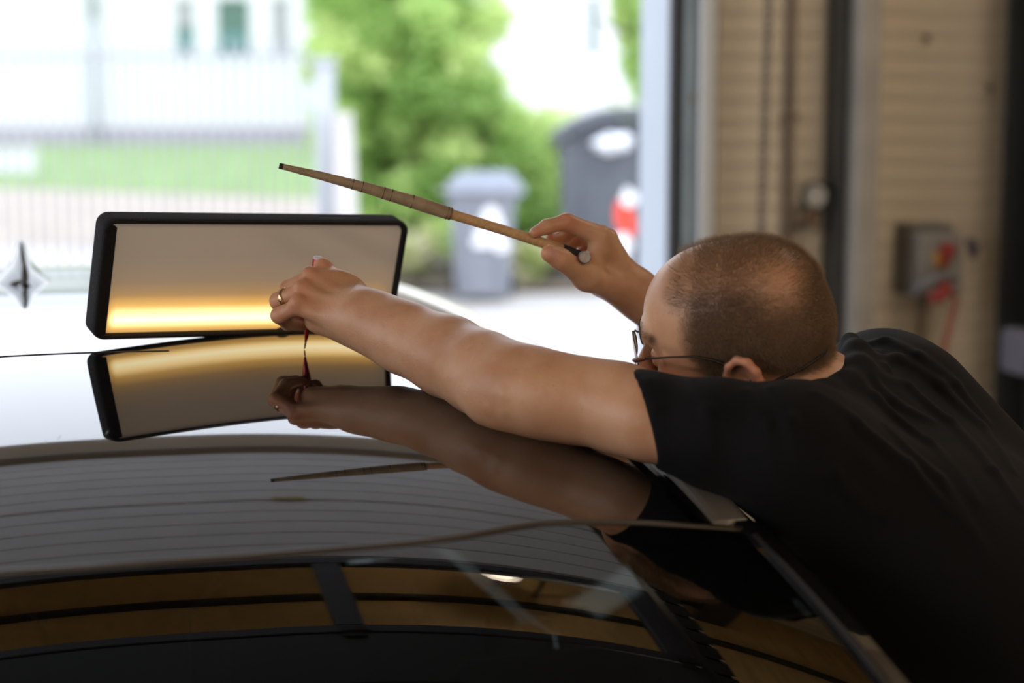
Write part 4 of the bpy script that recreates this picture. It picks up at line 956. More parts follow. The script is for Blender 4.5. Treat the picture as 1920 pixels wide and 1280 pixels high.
def surface(prims, h, B=16):
    """sparse surface nets over the blocks near the surface"""
    lo = np.min([p.c-p.r for p in prims if p.op == '+'], 0)-4*h; hi = np.max([p.c+p.r for p in prims if p.op == '+'], 0)+4*h
    nb = np.ceil((hi-lo)/(B*h)).astype(int)
    g = np.stack(np.meshgrid(*[np.arange(n) for n in nb], indexing='ij'), -1).reshape(-1, 3)
    cen = lo+(g+.5)*B*h; rad = B*h*.87+h*2
    pc = np.array([p.c for p in prims]); pr = np.array([p.r for p in prims]); pk = np.array([p.k for p in prims]); plus = np.array([p.op == '+' for p in prims])
    dist = np.linalg.norm(cen[:, None]-pc[None], axis=2)-pr-pk*1.2
    near = dist < rad*1.15
    act = (near & plus).any(1)
    dc = sdf_blocks(prims, cen[act], near[act])
    keep = np.abs(dc) < rad*1.4
    G = g[act][keep]; NN = near[act][keep]
    ar = np.arange(-1, B+1); off = np.stack(np.meshgrid(ar, ar, ar, indexing='ij'), -1).reshape(-1, 3)
    n = B+2; Vs = []; Ids = []; Qs = []
    big = 1 << 20
    def cid(c): return (c[..., 0]+8)*(big*big)+(c[..., 1]+8)*big+(c[..., 2]+8)
    cube = [(i, j, k) for i in (0, 1) for j in (0, 1) for k in (0, 1)]
    for gi, nn in zip(G, NN):
        o = gi*B; P = lo+(o+off)*h
        sub = [prims[i] for i in np.nonzero(nn)[0]]
        D = sdf(sub, P).reshape(n, n, n); S = D < 0
        if S.all() or not S.any(): continue
        c8 = [D[i:n-1+i, j:n-1+j, k:n-1+k] for i, j, k in cube]; s8 = [x < 0 for x in c8]
        cnt = sum(x.astype(int) for x in s8); m = (cnt > 0) & (cnt < 8)
        ci = np.argwhere(m)
        acc = np.zeros((len(ci), 3)); w = np.zeros(len(ci))
        vals = np.stack([x[m] for x in c8], 1)
        for a in range(8):
            for ax in range(3):
                if cube[a][ax] == 0:
                    bidx = a+(4, 2, 1)[ax]; va = vals[:, a]; vb = vals[:, bidx]; cr = (va < 0) != (vb < 0)
                    t = np.where(cr, va/(va-vb+1e-12), 0); q = np.tile(np.array(cube[a], float), (len(ci), 1)); q[:, ax] = t
                    acc += q*cr[:, None]; w += cr
        Vs.append(lo+(o+ci-1+acc/w[:, None])*h); Ids.append(cid(ci-1+o))
        for ax in range(3):
            u, v = (ax+1) % 3, (ax+2) % 3
            A = [slice(1, n-1)]*3; A = S[tuple(A)]; Bs = [slice(1, n-1)]*3; Bs[ax] = slice(2, n); Bv = S[tuple(Bs)]
            e = np.argwhere(A != Bv); fl = A[A != Bv]
            base = e+o; du = np.zeros(3, int); du[u] = 1; dv = np.zeros(3, int); dv[v] = 1
            q = np.stack([cid(base-du-dv), cid(base-dv), cid(base), cid(base-du)], 1)
            q[~fl] = q[~fl][:, ::-1]; Qs.append(q)
    V = np.concatenate(Vs); I = np.concatenate(Ids); Q = np.concatenate(Qs)
    uid, first = np.unique(I, return_index=True); V = V[first]; Fq = np.searchsorted(uid, Q)
    ok = (uid[np.clip(Fq, 0, len(uid)-1)] == Q).all(1); return V, Fq[ok]
def sdf_blocks(prims, P, near):
    d = np.full(len(P), 10.0)
    for i, p in enumerate(prims):
        m = near[:, i]
        if not m.any(): continue
        v = p.f(P[m]); d[m] = smin(d[m], v, p.k) if p.op == '+' else smax(d[m], -v, p.k)
    return d
def smooth_mesh(V, Fq, it=2, lam=.5):
    E_ = np.concatenate([Fq[:, [0, 1]], Fq[:, [1, 2]], Fq[:, [2, 3]], Fq[:, [3, 0]]]); n = len(V)
    for _ in range(it):
        acc = np.zeros_like(V); c = np.zeros(n)
        for ax in range(3): acc[:, ax] = np.bincount(E_[:, 0], V[E_[:, 1], ax], n)+np.bincount(E_[:, 1], V[E_[:, 0], ax], n)
        c = np.bincount(E_[:, 0], minlength=n)+np.bincount(E_[:, 1], minlength=n)
        V = V+lam*(acc/np.maximum(c, 1)[:, None]-V)
    return V
def raysurf(prims, px, py, y0=1.2, y1=3.0):
    o = np.array([0, 0, CAMH]); p1 = at(px, py, 1.0); d = (p1-o); t = y0
    L_ = np.linalg.norm(d)
    for _ in range(80):
        v = float(sdf(prims, (o+d*t)[None])[0])
        if v < 5e-4: return o+d*t
        t += v/L_*.8
        if t > y1: return None
    return o+d*t
def rest(px, py, r, gap=.0):
    """depth at which a limb of radius r centred on that pixel lies on the roof"""
    best = None
    for Y in np.arange(1.3, 2.8, .004):
        p = at(px, py, Y); d_ = p[2]-r*1.01-gap-float(zuv(*uv(p[0], p[1])))
        if d_ <= 0: return Y
    return 2.0

# ---- joints (pixel + depth) ----
P_ = lambda px, py, Y: at(px, py, Y)
arm = [(682, 594, 2.155, .0262), (720, 614, 2.14, .0300), (765, 636, 2.115, .0350), (840, 668, 2.075, .0400), (905, 700, 2.02, .0405), (968, 728, 1.975, .0412), (1030, 744, 1.962, .0405), (1092, 757, 1.948, .0415), (1160, 769, 1.925, .0440), (1215, 783, 1.905, .0438), (1350, 815, 1.87, .046), (1490, 852, 1.85, .060)]
for q in arm[3:8]: print('arm rest', q, round(rest(q[0], q[1], q[3]), 3))
armc = [P_(*q[:3]) for q in arm]; armr = [q[3] for q in arm]
SL = P_(1490, 852, 1.85); SR = P_(1655, 750, 2.19)

# ---- head frame ----
HC = P_(1380, 626, 2.03)
def rotm(axis, a): return np.array(Matrix.Rotation(a, 3, axis))
yawh, pitchh, rollh = math.radians(20), math.radians(4), math.radians(16)
f0 = np.array([-math.cos(yawh), math.sin(yawh), 0]); l0 = np.cross([0, 0, 1.], f0)      # f0 forward, l0 = the man's left (towards the camera)
u0 = np.array([0, 0, 1.])
f1 = f0*math.cos(pitchh)-u0*math.sin(pitchh); u1 = u0*math.cos(pitchh)+f0*math.sin(pitchh)
u2 = u1*math.cos(rollh)+l0*math.sin(rollh); l2 = l0*math.cos(rollh)-u1*math.sin(rollh); f2 = f1
HR = np.stack([f2, l2, u2], 1)     # columns: forward, left, up
HS = 1.0
def H(f, l, u): return HC+(f2*f+l2*l+u2*u)*HS
def hell(f, l, u, rf, rl, ru, k=.01, op='+', rot=None):
    R = HR if rot is None else HR @ rot
    return ell(H(f, l, u), (rf, rl, ru), R, k, op)
Rx = lambda a: np.array(Matrix.Rotation(a, 3, 'X')); Ry = lambda a: np.array(Matrix.Rotation(a, 3, 'Y')); Rz = lambda a: np.array(Matrix.Rotation(a, 3, 'Z'))
head = [hell(-.006, 0, .022, .101, .0775, .084, .02), hell(.026, 0, .030, .073, .066, .070, .03), hell(-.052, 0, .002, .052, .064, .062, .03), hell(-.035, 0, .060, .055, .055, .046, .03),
        hell(.040, 0, -.045, .052, .056, .070, .03), hell(.078, 0, -.103, .020, .026, .018, .025)]
for s in (1, -1):
    head += [cone(H(-.008, s*.058, -.050), H(.012, s*.056, -.082), .018, .016, .025), cone(H(.012, s*.056, -.082), H(.070, s*.018, -.108), .018, .016, .025),
             hell(.058, s*.047, -.032, .024, .017, .020, .02), hell(.052, s*.040, -.070, .028, .020, .026, .02)]
head += [cone(H(.090, -.036, .016), H(.096, 0, .014), .011, .012, .014), cone(H(.096, 0, .014), H(.090, .036, .016), .012, .011, .014)]
for s in (1, -1):
    head += [hell(.104, s*.031, -.010, .020, .019, .012, .010, '-'), hell(.0805, s*.032, -.011, .0135, .0145, .0125, .004), cone(H(.0935, s*.020, -.004), H(.0895, s*.044, -.006), .0022, .0022, .003), cone(H(.0935, s*.021, -.018), H(.0885, s*.043, -.017), .0022, .0020, .003)]
head += [cone(H(.095, 0, .004), H(.116, 0, -.040), .0075, .0115, .012), hell(.113, 0, -.045, .0125, .0115, .0105, .008)]
for s in (1, -1): head += [hell(.103, s*.014, -.048, .012, .008, .009, .007), hell(.108, s*.007, -.056, .006, .0038, .004, .003, '-')]
head += [hell(.088, 0, -.076, .016, .028, .020, .014), cone(H(.098, -.020, -.073), H(.104, 0, -.071), .0035, .005, .005), cone(H(.104, 0, -.071), H(.098, .020, -.073), .005, .0035, .005),
         cone(H(.097, -.017, -.081), H(.102, 0, -.083), .004, .006, .005), cone(H(.102, 0, -.083), H(.097, .017, -.081), .006, .004, .005),
         cone(H(.106, -.021, -.0765), H(.110, .021, -.0765), .0022, .0022, .003, '-')]
for s in (1, -1):   # ears
    ec = (-.020, s*.0765, -.022)
    E_ = lambda f, u, l=0: H(ec[0]+f*1.15, ec[1]+s*l, ec[2]-.005+u*1.12)
    head += [ell(E_(-.004, .002, .005), (.019, .0042, .029), HR @ Rz(-s*.38) @ Ry(.18), .004)]
    hx_ = [(.010, .000, .004), (.013, .010, .008), (.009, .022, .012), (-.001, .030, .015), (-.012, .029, .019), (-.020, .020, .022), (-.023, .008, .022), (-.021, -.006, .020), (-.015, -.018, .015), (-.007, -.028, .010), (.001, -.031, .007)]
    head += chainp([E_(*q) for q in hx_], [.0038, .0042, .0045, .0048, .005, .005, .0048, .0044, .0044, .006, .0055], .0035)
    head += [ell(E_(-.004, .003, .011), (.010, .007, .016), HR @ Rz(-s*.38), .004, '-'), ell(E_(.004, -.004, .006), (.006, .010, .008), HR, .003, '-'), ell(E_(.010, -.004, .006), (.004, .004, .006), HR, .003)]
# brow wrinkle bulge and skin folds on the crown side
head += [cone(H(.070, .058, -.004), H(.030, .070, -.008), .004, .003, .008)]
def scaled(p, s): return Prim(lambda P, f=p.f: s*f(HC+(P-HC)/s), HC+(p.c-HC)*s, p.r*s, p.k*s, p.op)
head = [scaled(p, .95) for p in head]; HS = .95
C7 = P_(1588, 744, 2.04)
NB = C7+np.array([.0, -.0, -.055])
neck = [cone(H(-.036, 0, -.050), C7+np.array([-.035, 0, -.02]), .053, .060, .02), cone(C7+np.array([-.035, 0, -.02]), C7+np.array([.05, 0, -.095]), .060, .056, .04),
        cone(H(.020, 0, -.085), NB+np.array([-.01, 0, -.05]), .045, .055, .04), cone(H(-.060, .012, -.045), C7+np.array([-.01, -.02, -.01]), .026, .034, .02)]

# ---- left hand (nearer) ----
def J(px, py, Y): return at(px, py, Y)
WL = J(682, 594, 2.155)
mcp = {'index': J(607, 506, 2.215), 'middle': J(583, 521, 2.195), 'ring': J(566, 545, 2.178), 'little': J(560, 574, 2.165)}
lh = []
cm = {'index': J(672, 570, 2.185), 'middle': J(668, 588, 2.17), 'ring': J(666, 598, 2.16), 'little': J(664, 610, 2.150)}
for nme, r in (('index', .0115), ('middle', .0112), ('ring', .0108), ('little', .0105)):
    lh.append(cone(cm[nme], mcp[nme], .0160, r, .012))
lh += [ell(J(628, 556, 2.192), (.036, .018, .031), None, .015), ell(J(640, 545, 2.198), (.026, .012, .016), None, .012)]
lh += [cone(J(662, 612, 2.17), J(590, 600, 2.185), .018, .0125, .012), cone(J(655, 618, 2.165), J(600, 606, 2.175), .0135, .0115, .012)]
lh.append(cone(WL, J(660, 590, 2.17), .0262, .024, .02))
for nme in mcp:    # knuckle bumps and extensor tendons
    lh.append(ell(mcp[nme]+np.array([-.001, -.0035, .0058]), (.0098, .0095, .0092), None, .0045))
for nme in ('index', 'middle', 'ring'):
    a = mcp[nme]; b = cm[nme]; lh.append(cone(a*.92+b*.08+np.array([0, -.006, .006]), a*.35+b*.65+np.array([0, -.010, .011]), .0042, .0022, .006))
fing = {'index': [mcp['index'], J(575, 530, 2.262), J(583, 566, 2.256), J(598, 590, 2.240)],
        'middle': [mcp['middle'], J(541, 541, 2.236), J(552, 576, 2.252), J(571, 594, 2.240)],
        'ring': [mcp['ring'], J(522, 564, 2.203), J(534, 594, 2.228), J(560, 603, 2.228)],
        'little': [mcp['little'], J(523, 591, 2.176), J(540, 607, 2.204), J(566, 611, 2.214)]}
fr = {'index': (.0108, .0098, .0086, .0076), 'middle': (.0106, .0100, .0088, .0078), 'ring': (.0100, .0102, .0086, .0074), 'little': (.0098, .0094, .0080, .0068)}
for nme, ps in fing.items(): lh += chainp(ps, fr[nme], .0045)
th = [J(648, 596, 2.205), J(618, 560, 2.250), J(600, 532, 2.268), J(590, 512, 2.262)]
lh += chainp(th, (.016, .0125, .0108, .0088), .008)
# elbow wrinkles and forearm muscle
lim = chainp(armc[:8], armr[:8], .03)+chainp(armc[7:10], armr[7:10], .010)
lim += [ell(J(925, 745, 1.972), (.026, .016, .022), None, .03),
        cone(J(904, 722, 1.966), J(918, 764, 1.944), .0032, .0042, .010), cone(J(915, 690, 1.975), J(955, 676, 1.965), .003, .0025, .010, '-'),
        cone(J(944, 738, 1.930), J(950, 768, 1.932), .0034, .0028, .009), ell(J(1100, 735, 1.94), (.07, .03, .028), None, .03)]

# ---- right hand ----
def K(px, py, Y): return at(px, py, Y)
WR = K(1196, 552, 2.30)
rm = {'index': K(1127, 442, 2.262), 'middle': K(1140, 446, 2.285), 'ring': K(1146, 460, 2.305), 'little': K(1144, 478, 2.320)}
rc = {'index': K(1172, 526, 2.285), 'middle': K(1178, 528, 2.298), 'ring': K(1178, 534, 2.308), 'little': K(1175, 542, 2.315)}
rh = []
for nme, r in (('index', .0122), ('middle', .0112), ('ring', .0105), ('little', .0100)): rh.append(cone(rc[nme], rm[nme], .0150, r, .012))
rh += [cone(WR, K(1170, 536, 2.295), .0225, .021, .02), ell(K(1128, 505, 2.285), (.026, .014, .034), None, .014)]
rf_ = {'index': [rm['index'], K(1062, 416, 2.245), K(1026, 425, 2.238), K(1003, 436, 2.232)],
       'middle': [rm['middle'], K(1082, 424, 2.300), K(1054, 446, 2.290), K(1032, 449, 2.270)],
       'ring': [rm['ring'], K(1092, 444, 2.325), K(1056, 466, 2.315), K(1030, 478, 2.290)],
       'little': [rm['little'], K(1100, 468, 2.340), K(1070, 488, 2.330), K(1050, 494, 2.310)]}
rr_ = {'index': (.0122, .0100, .0088, .0070), 'middle': (.011, .0098, .0085, .0072), 'ring': (.0105, .0094, .0082, .0070), 'little': (.0098, .0084, .0074, .0062)}
for nme, ps in rf_.items(): rh += chainp(ps, rr_[nme], .005)
rh += [cone(K(1160, 540, 2.280), K(1100, 520, 2.250), .018, .0155, .014), cone(K(1100, 520, 2.250), K(1052, 486, 2.222), .0160, .0124, .010), cone(K(1052, 486, 2.222), K(1030, 475, 2.216), .0124, .0106, .006),
       cone(K(1120, 470, 2.262), K(1105, 505, 2.258), .011, .012, .014)]
ER = np.array([.350, 2.36, 1.30])
rarm = chainp([WR, WR*.72+ER*.28, WR*.4+ER*.6, ER], [.0228, .031, .042, .045], .03)+[cone(ER, SR+np.array([0, 0, -.03]), .046, .06, .04)]

# ---- torso ----
pel = np.array([.86, 2.0, .93]); che = np.array([.475, 1.985, 1.222]); mid = np.array([.65, 1.99, 1.075])
ax = (pel-che)/np.linalg.norm(pel-che); ay = np.array([0, 1., 0]); az = np.cross(ax, ay); RT = np.stack([ax, ay, az], 1)   # az ~ dorsal/ventral axis
torso = [ell(che, (.20, .195, .130), RT, .06), ell(mid, (.19, .185, .145), RT, .08), ell(pel, (.17, .185, .135), RT, .06), cone(SL, che+np.array([-.01, -.05, .01]), .058, .09, .035), cone(SR, che+np.array([-.02, .05, .04]), .066, .10, .06),
         cone(SL, SR, .040, .052, .05), cone(at(1728, 742, 2.12), at(1930, 962, 2.08), .036, .044, .06)]
ua = chainp(armc[9:], armr[9:], .010)
legs_hidden = [cone(pel+np.array([.02, s*.09, -.03]), np.array([.90, 2.0+s*.11, .70]), .095, .080, .05) for s in (-1, 1)]
body_prims = head+neck+lh+lim+ua+rh+rarm+torso+legs_hidden
V, Fq = surface(body_prims, .0022); V = smooth_mesh(V, Fq, 1, .5)
print('body', len(V), len(Fq), round(time.time()-T0, 1))
# ------------------------------------------------------------------ the man
man = empty('person', (pel[0]+.05, 2.0, 0), 'man in black t-shirt and glasses leaning over the car roof, left arm stretched to a red tool, right hand holding a wooden hammer', 'person')
man['label'] = 'man in black t-shirt and glasses leaning over the black car roof with outstretched arm'
loc = (V-HC) @ HR/HS     # head coordinates: forward, left, up
def sst(a, b, x): t = np.clip((x-a)/(b-a), 0, 1); return t*t*(3-2*t)
hitb = raysurf(head, 1468, 535, 1.6, 2.4); lb = (hitb-HC) @ HR/HS
def hairmask(L):
    f, l, u = L[:, 0], L[:, 1], L[:, 2]; al = np.abs(l)
    inhead = (np.abs(f) < .15)*(al < .12)*(u > -.10)*(u < .14)
    side_front = .050-.45*np.clip(.02-u, 0, 1)-.10*np.clip(u-.02, 0, .04)           # hairline at the temples
    front = sst(-.006, .026, side_front-f)
    front = np.maximum(front, sst(.045, .070, u)*sst(0, .030, .074-f)*.6)
    low = np.where(f > -.030, -.014, -.014-.28*np.clip(-.030-f, 0, .055))
    low = np.where((f > .005) & (f < .03), -.035, low)
    lowm = sst(-.006, .006, u-low)
    bald = np.exp(-(((L-lb)**2).sum(1))/(2*.022**2)); bald2 = np.exp(-(((L-np.array([.058, .0, .088]))**2).sum(1))/(2*.020**2))
    top = 1-.45*sst(.060, .085, u)
    return inhead*front*lowm*top*(1-.88*bald)*(1-.6*bald2)
hm = hairmask(loc)
bodyo = npmesh('body', V, Fq, None, man)
def attr(o, name, vals): a = o.data.attributes.new(name, 'FLOAT', 'POINT'); a.data.foreach_set('value', np.asarray(vals, np.float32))
# keep ears and neck skin free of hair colour
earm = np.zeros(len(V))
for s in (1, -1): earm = np.maximum(earm, np.exp(-((((loc-np.array([-.036, s*.094, -.020]))/np.array([.044, .0155, .040]))**2).sum(1))**2))
hm = hm*(1-sst(.3, .7, earm))
attr(bodyo, 'hair', hm)
red = earm*.9
for p, r in [(mcp[n], .014) for n in mcp]+[(fing[n][1], .012) for n in fing]+[(rf_[n][1], .013) for n in rf_]+[(fing[n][-1], .010) for n in fing]+[(rf_[n][-1], .010) for n in rf_]+[(K(1032, 476, 2.216), .012), (H(.113, 0, -.045), .016), (H(.06, .05, -.03), .02), (H(-.02, .02, .10), .006), (H(-.05, .04, .075), .004)]:
    red = np.maximum(red, .8*np.exp(-((V-p)**2).sum(1)/(2*r*r)))
attr(bodyo, 'red', red)
nail = np.zeros(len(V))
def nailat(tip, prev, up, r=.0062):
    global nail
    d = (tip-prev)/np.linalg.norm(tip-prev); up = up-d*up.dot(d); up /= np.linalg.norm(up)
    c = tip+up*.0075; q = V-c; side = np.cross(d, up)
    m = (np.abs(q @ side) < .0052) & (np.abs(q @ d+.001) < r) & (q @ up > -.0035) & (np.linalg.norm(q, axis=1) < .011); nail[m] = 1
nailat(K(1030, 475, 2.216), K(1052, 486, 2.222), np.array([0, -1., .35])); nailat(rf_['index'][3], rf_['index'][2], np.array([-.3, 0, 1.]))
nailat(th[3], th[2], np.array([-.3, 1., .3]), .006)
attr(bodyo, 'nail', nail)
brow = np.zeros(len(V))
for s in (1, -1):
    for tt in np.linspace(0, 1, 7): brow = np.maximum(brow, np.exp(-(((loc-np.array([.104-.018*tt**2, s*(.016+.034*tt), .016+.005*math.sin(tt*3)]))**2).sum(1))/(2*.0045**2)))
attr(bodyo, 'brow', brow*(np.abs(loc[:, 0]) < .13))
lips = np.exp(-((((loc-np.array([.104, 0, -.0775]))/np.array([.014, .020, .0085]))**2).sum(1))**2); attr(bodyo, 'lips', lips)
eye = np.zeros(len(V))
for s in (1, -1): eye = np.maximum(eye, np.exp(-((((loc-np.array([.0935, s*.032, -.0112]))/np.array([.008, .0105, .0045]))**2).sum(1))**2))
attr(bodyo, 'eye', eye)

def skinmat():
    m = bpy.data.materials.new('skin'); m.use_nodes = True; nt = m.node_tree; b = nt.nodes['Principled BSDF']
    def A(n): a = nt.nodes.new('ShaderNodeAttribute'); a.attribute_name = n; return a.outputs['Fac']
    def mix(fac, a, c, mode='MIX'):
        x = nt.nodes.new('ShaderNodeMixRGB'); x.blend_type = mode
        if hasattr(fac, 'name'): nt.links.new(fac, x.inputs[0])
        else: x.inputs[0].default_value = fac
        for i, q in ((1, a), (2, c)):
            if isinstance(q, tuple): x.inputs[i].default_value = (*q, 1)
            else: nt.links.new(q, x.inputs[i])
        return x.outputs[0]
    tc = nt.nodes.new('ShaderNodeTexCoord')
    def noise(s, d=5, st=None):
        n = nt.nodes.new('ShaderNodeTexNoise'); n.inputs['Scale'].default_value = s; n.inputs['Detail'].default_value = d
        if st: mp = nt.nodes.new('ShaderNodeMapping'); mp.inputs['Scale'].default_value = st; nt.links.new(tc.outputs['Object'], mp.inputs[0]); nt.links.new(mp.outputs[0], n.inputs['Vector'])
        else: nt.links.new(tc.outputs['Object'], n.inputs['Vector'])
        return n.outputs['Fac']
    def ramp(f, p0, p1, c0=(0, 0, 0), c1=(1, 1, 1)):
        r = nt.nodes.new('ShaderNodeValToRGB'); r.color_ramp.elements[0].position = p0; r.color_ramp.elements[1].position = p1
        r.color_ramp.elements[0].color = (*c0, 1); r.color_ramp.elements[1].color = (*c1, 1); nt.links.new(f, r.inputs[0]); return r.outputs[0]
    c = ramp(noise(16), .35, .68, (.55, .285, .150), (.70, .42, .255))
    c = mix(ramp(noise(90, 3), .60, .72), c, (.58, .28, .16)); 
    x = nt.nodes.new('ShaderNodeMixRGB'); x.inputs[0].default_value = .75; nt.links.new(ramp(noise(16), .35, .68, (.55, .285, .150), (.70, .42, .255)), x.inputs[2]); nt.links.new(c, x.inputs[1]); c = x.outputs[0]
    c = mix(A('red'), c, (.62, .25, .14))
    # freckles and moles
    v = nt.nodes.new('ShaderNodeTexVoronoi'); v.inputs['Scale'].default_value = 62; nt.links.new(tc.outputs['Object'], v.inputs['Vector'])
    c = mix(ramp(v.outputs['Distance'], .035, .07, (.35, .35, .35), (0, 0, 0)), c, (.30, .13, .07))
    c = mix(A('lips'), c, (.50, .18, .13)); c = mix(A('nail'), c, (.62, .33, .25))
    hf = nt.nodes.new('ShaderNodeMath'); hf.operation = 'MULTIPLY'; nt.links.new(A('hair'), hf.inputs[0])
    nt.links.new(ramp(noise(340, 2), .30, .62, (.55, .55, .55), (.92, .92, .92)), hf.inputs[1])
    c = mix(hf.outputs[0], c, (.050, .029, .017)); c = mix(A('brow'), c, (.13, .08, .05)); c = mix(A('eye'), c, (.55, .50, .46))
    nt.links.new(c, b.inputs['Base Color'])
    b.inputs['Roughness'].default_value = .41; b.inputs['Specular IOR Level'].default_value = .42
    b.inputs['Subsurface Weight'].default_value = .12; b.inputs['Subsurface Radius'].default_value = (1, .35, .18); b.inputs['Subsurface Scale'].default_value = .006
    n1 = noise(420, 3); n2 = noise(60, 4)
    ad = nt.nodes.new('ShaderNodeMath'); ad.operation = 'MULTIPLY_ADD'; nt.links.new(n2, ad.inputs[0]); ad.inputs[1].default_value = 1.6; nt.links.new(n1, ad.inputs[2])
    bp = nt.nodes.new('ShaderNodeBump'); bp.inputs['Strength'].default_value = .35; bp.inputs['Distance'].default_value = .0009
    nt.links.new(ad.outputs[0], bp.inputs['Height']); nt.links.new(bp.outputs[0], b.inputs['Normal'])
    return m
bodyo.data.materials.append(skinmat())

# ---- close-cropped hair: thin tapering strands, one object
def strands(name, nstr, dens, lenf, width, m, parent, lean, seed=5):
    r = np.random.default_rng(seed)
    sel = np.nonzero(dens > .04)[0]
    tri = Fq[(dens[Fq] > .04).all(1)]
    a, b, c, d = (V[tri[:, i]] for i in range(4))
    area = np.linalg.norm(np.cross(c-a, d-b), axis=1)*.5; w = area*dens[tri].mean(1); w /= w.sum()
    k = r.choice(len(tri), nstr, p=w); u_, v_ = r.random(nstr)[:, None], r.random(nstr)[:, None]
    root = (a[k]*(1-u_)+b[k]*u_)*(1-v_)+(d[k]*(1-u_)+c[k]*u_)*v_
    n_ = np.cross(c-a, d-b)[k]; n_ /= np.linalg.norm(n_, axis=1)[:, None]
    out = root-HC; n_ *= np.sign((n_*out).sum(1))[:, None]
    dr = n_+lean(root)+.22*r.normal(size=(nstr, 3)); dr /= np.linalg.norm(dr, axis=1)[:, None]
    L_ = lenf(root)*(.6+.7*r.random(nstr)); mid_ = root+dr*L_[:, None]*.55
    tip = root+dr*L_[:, None]+lean(root)*L_[:, None]*.25
    sd = np.cross(dr, r.normal(size=(nstr, 3))); sd /= np.linalg.norm(sd, axis=1)[:, None]; sd2 = np.cross(dr, sd); wd = width*(.7+.6*r.random(nstr))[:, None]
    ang = [(1, 0), (-.5, .866), (-.5, -.866)]
    ring0 = [root-dr*.0008+(sd*x+sd2*y)*wd for x, y in ang]; ring1 = [mid_+(sd*x+sd2*y)*wd*.7 for x, y in ang]
    VV = np.stack(ring0+ring1+[tip], 1).reshape(-1, 3); base = (np.arange(nstr)*7)[:, None]
    T = []
    for i in range(3):
        j = (i+1) % 3; T += [base+np.array([i, j, 3+j]), base+np.array([i, 3+j, 3+i]), base+np.array([3+i, 3+j, 6])]
    o = npmesh(name, VV, np.concatenate(T), m, parent, kind='stuff', smooth=True); return o
hairm = mat('short_brown_grey_hair', (.36, .26, .165), .4, noise=.3, nscale=90)
nt_ = hairm.node_tree; tl_ = nt_.nodes.new('ShaderNodeBsdfTranslucent'); tl_.inputs[0].default_value = (.62, .47, .31, 1); mx_ = nt_.nodes.new('ShaderNodeMixShader'); mx_.inputs[0].default_value = .5
nt_.links.new(nt_.nodes['Principled BSDF'].outputs[0], mx_.inputs[1]); nt_.links.new(tl_.outputs[0], mx_.inputs[2]); nt_.links.new(mx_.outputs[0], nt_.nodes['Material Output'].inputs[0])
def leanf(R_):
    L = (R_-HC) @ HR/HS; d = np.zeros_like(L); d[:, 0] = -.45+.5*(L[:, 0] > .0)*(L[:, 2] > .06); d[:, 2] = -.55*(L[:, 2] < .06); return d @ HR.T
strands('hair', 60000, hm**1.2, lambda R_: .0052+.0030*(((R_-HC) @ HR)[:, 2] > .06), .00010, hairm, man, leanf)
strands('eyebrow', 700, brow*(np.abs(loc[:, 0]) < .13), lambda R_: np.full(len(R_), .006), .00008, hairm, man, lambda R_: np.tile((l2*.6+u2*.3)[None], (len(R_), 1)), 9)

# ---- shirt
def infl(p, e): q = Prim(lambda P, f=p.f, e=e: f(P)-e, p.c, p.r+e, p.k, p.op); return q
shirt = [infl(p, .013) for p in torso]
shirt += chainp(armc[8:], [armr[8]+.0025, armr[9]+.0030, .0565, .069], .012)
shirt += [cone(ER*.35+SR*.65+np.array([0, 0, -.02]), SR+np.array([0, 0, -.02]), .068, .072, .04)]
shirt += [infl(cone(C7+np.array([-.005, 0, -.03]), C7+np.array([.07, 0, -.09]), .066, .07, .03), .004)]
base_shirt = list(shirt)
c1_ = at(1199, 700, 1.85); c2_ = at(1236, 858, 1.85); nrm = np.cross(c2_-c1_, np.array([-.10, 1., 0])); nrm /= np.linalg.norm(nrm)
if nrm[0] > 0: nrm = -nrm
shirt_cuts = [half(nrm, float(c1_ @ nrm), c1_, .5, .002)]
# collar opening
nax = (C7-H(-.04, 0, -.035)); nax /= np.linalg.norm(nax)
shirt_cuts[0].c = c1_; shirt_cuts[0].r = .30
folds = [[(1604, 652), (1660, 640), (1722, 668), (1790, 722), (1850, 792)], [(1612, 672), (1680, 672), (1762, 722), (1842, 802), (1900, 884)], [(1625, 704), (1700, 722), (1782, 792), (1862, 884), (1912, 952)],
         [(1640, 716), (1672, 752), (1742, 788)], [(1592, 700), (1636, 664), (1658, 690), (1634, 712)], [(1446, 728), (1484, 790), (1502, 862)], [(1528, 738), (1604, 792), (1702, 872), (1804, 984)],
         [(1476, 792), (1562, 884), (1642, 966)], [(1300, 712), (1330, 770), (1336, 840)], [(1220, 712), (1232, 770), (1250, 850)], [(1560, 720), (1640, 745), (1740, 830), (1830, 940)], [(1400, 735), (1440, 800), (1450, 880)], [(1660, 800), (1760, 900), (1850, 1040)]]
ridge = []
for q, fl in enumerate(folds):
    pp = [raysurf(base_shirt, x, y, 1.5, 2.6) for x, y in fl]
    pp = [p for p in pp if p is not None]
    rr0 = .0030 if q in (8, 9, 11) else .0048
    for i in range(len(pp)-1):
        a_, b_ = pp[i], pp[i+1]; fr0 = .45 if i == 0 else 1; fr1 = .4 if i == len(pp)-2 else 1
        ridge.append(cone(a_+np.array([0, .002, -.001]), b_+np.array([0, .002, -.001]), rr0*fr0, rr0*fr1, .010))
